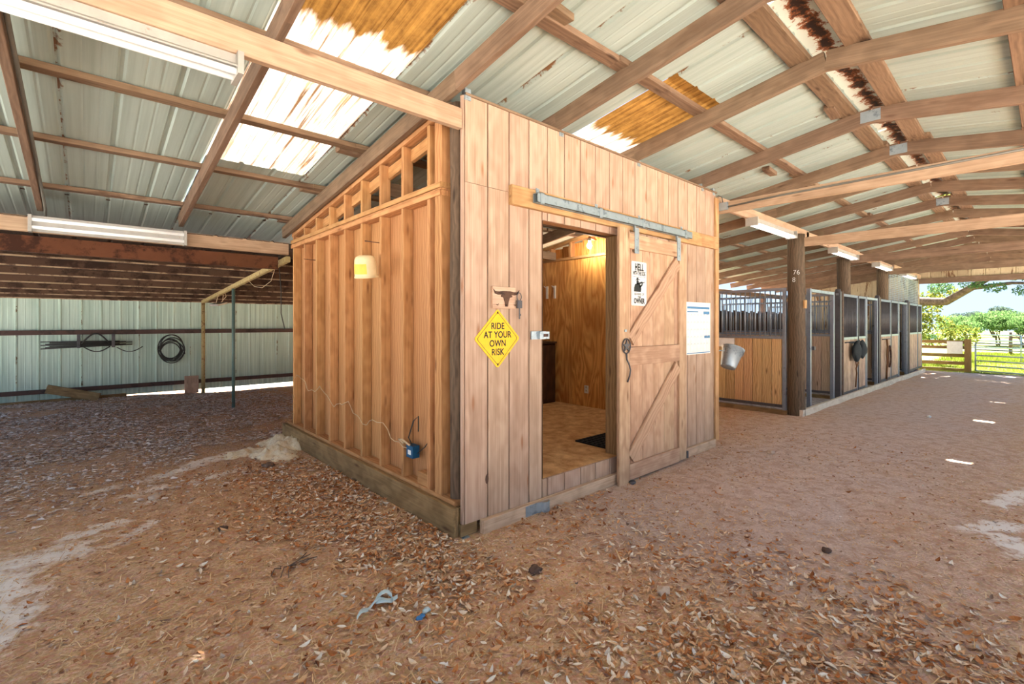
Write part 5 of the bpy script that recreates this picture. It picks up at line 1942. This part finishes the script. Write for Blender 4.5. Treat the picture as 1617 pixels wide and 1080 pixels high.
# the oak whose limb hangs over the gable end
oak = empty('oak_tree', (25.5, 3.4, GZ), 'big oak with a long limb and yellow-green leaves over the gable end', 'tree')
limb = []
limb.append(tube_data([(25.5, 3.4, GZ - 0.2), (25.5, 3.3, 1.2), (25.4, 3.0, 2.2), (25.2, 2.4, 2.75)], [0.36, 0.30, 0.26, 0.2], 10))
limb.append(tube_data([(25.4, 3.0, 2.0), (24.6, 1.6, 2.45), (23.8, 0.6, 2.35), (23.0, -0.1, 2.3), (22.5, -0.8, 2.75), (22.2, -1.6, 3.3), (22.0, -2.8, 3.9)], [0.24, 0.2, 0.17, 0.15, 0.13, 0.1, 0.05], 8))
limb.append(tube_data([(25.4, 3.1, 2.0), (26.2, 3.6, 3.6), (26.6, 4.2, 5.2)], [0.26, 0.18, 0.08], 8))
limb.append(tube_data([(26.2, 3.6, 3.6), (24.6, 1.8, 5.2), (22.8, 0.0, 6.0), (21.0, -1.6, 5.9)], [0.18, 0.14, 0.1, 0.04], 8))
limb.append(tube_data([(22.5, -0.8, 2.75), (21.9, -1.9, 2.85), (21.6, -3.0, 2.75), (21.4, -3.8, 2.5)], [0.09, 0.06, 0.045, 0.02], 6))
v, f = merge_data(limb)
from_data('trunk', v, f, M['bark'], oak, None, True)
cm = crown_mesh('crown', [(25.0, 1.6, 1.5, 1.1, 0.9), (25.4, 0.6, 1.15, 0.8, 0.9), (25.0, 0.9, 2.2, 0.75, 0.8), (25.6, 2.6, 2.0, 1.3, 1.0), (26.0, 4.0, 5.0, 2.4, 0.7), (24.2, 0.1, 2.7, 0.5, 0.7),
                          (24.6, 2.4, 4.4, 1.6, 0.6),  (25.6, -0.4, 0.95, 0.55, 0.8)], 17000, 0.075, M['oak_leaf'], 8)
put(bpy.data.objects.new('crown', cm), oak, Matrix.Identity(4))
cm = crown_mesh('upper_crown', [(23.0, 0.4, 6.2, 1.5, 0.5), (21.4, -1.4, 5.9, 1.4, 0.45), (22.6, -2.4, 6.4, 1.5, 0.5), (20.7, 0.3, 5.8, 1.2, 0.4), (24.2, -1.0, 6.6, 1.5, 0.5), (20.4, -2.2, 5.7, 1.0, 0.4)], 9000, 0.16, M['oak_leaf'], 18)
put(bpy.data.objects.new('upper_crown', cm), oak, Matrix.Identity(4))
cm = crown_mesh('hanging_sprays', [(21.5, -1.5, 2.7, 0.32, 0.6), (21.4, -2.2, 2.55, 0.30, 0.7), (21.4, -2.9, 2.8, 0.30, 0.6), (21.4, -3.6, 2.55, 0.3, 0.6), (22.0, -2.0, 3.1, 0.35, 0.5), (22.1, -0.9, 2.95, 0.4, 0.6), (22.4, 0.0, 2.85, 0.4, 0.6)], 1800, 0.05, M['shrub'], 9)
put(bpy.data.objects.new('hanging_sprays', cm), oak, Matrix.Identity(4))
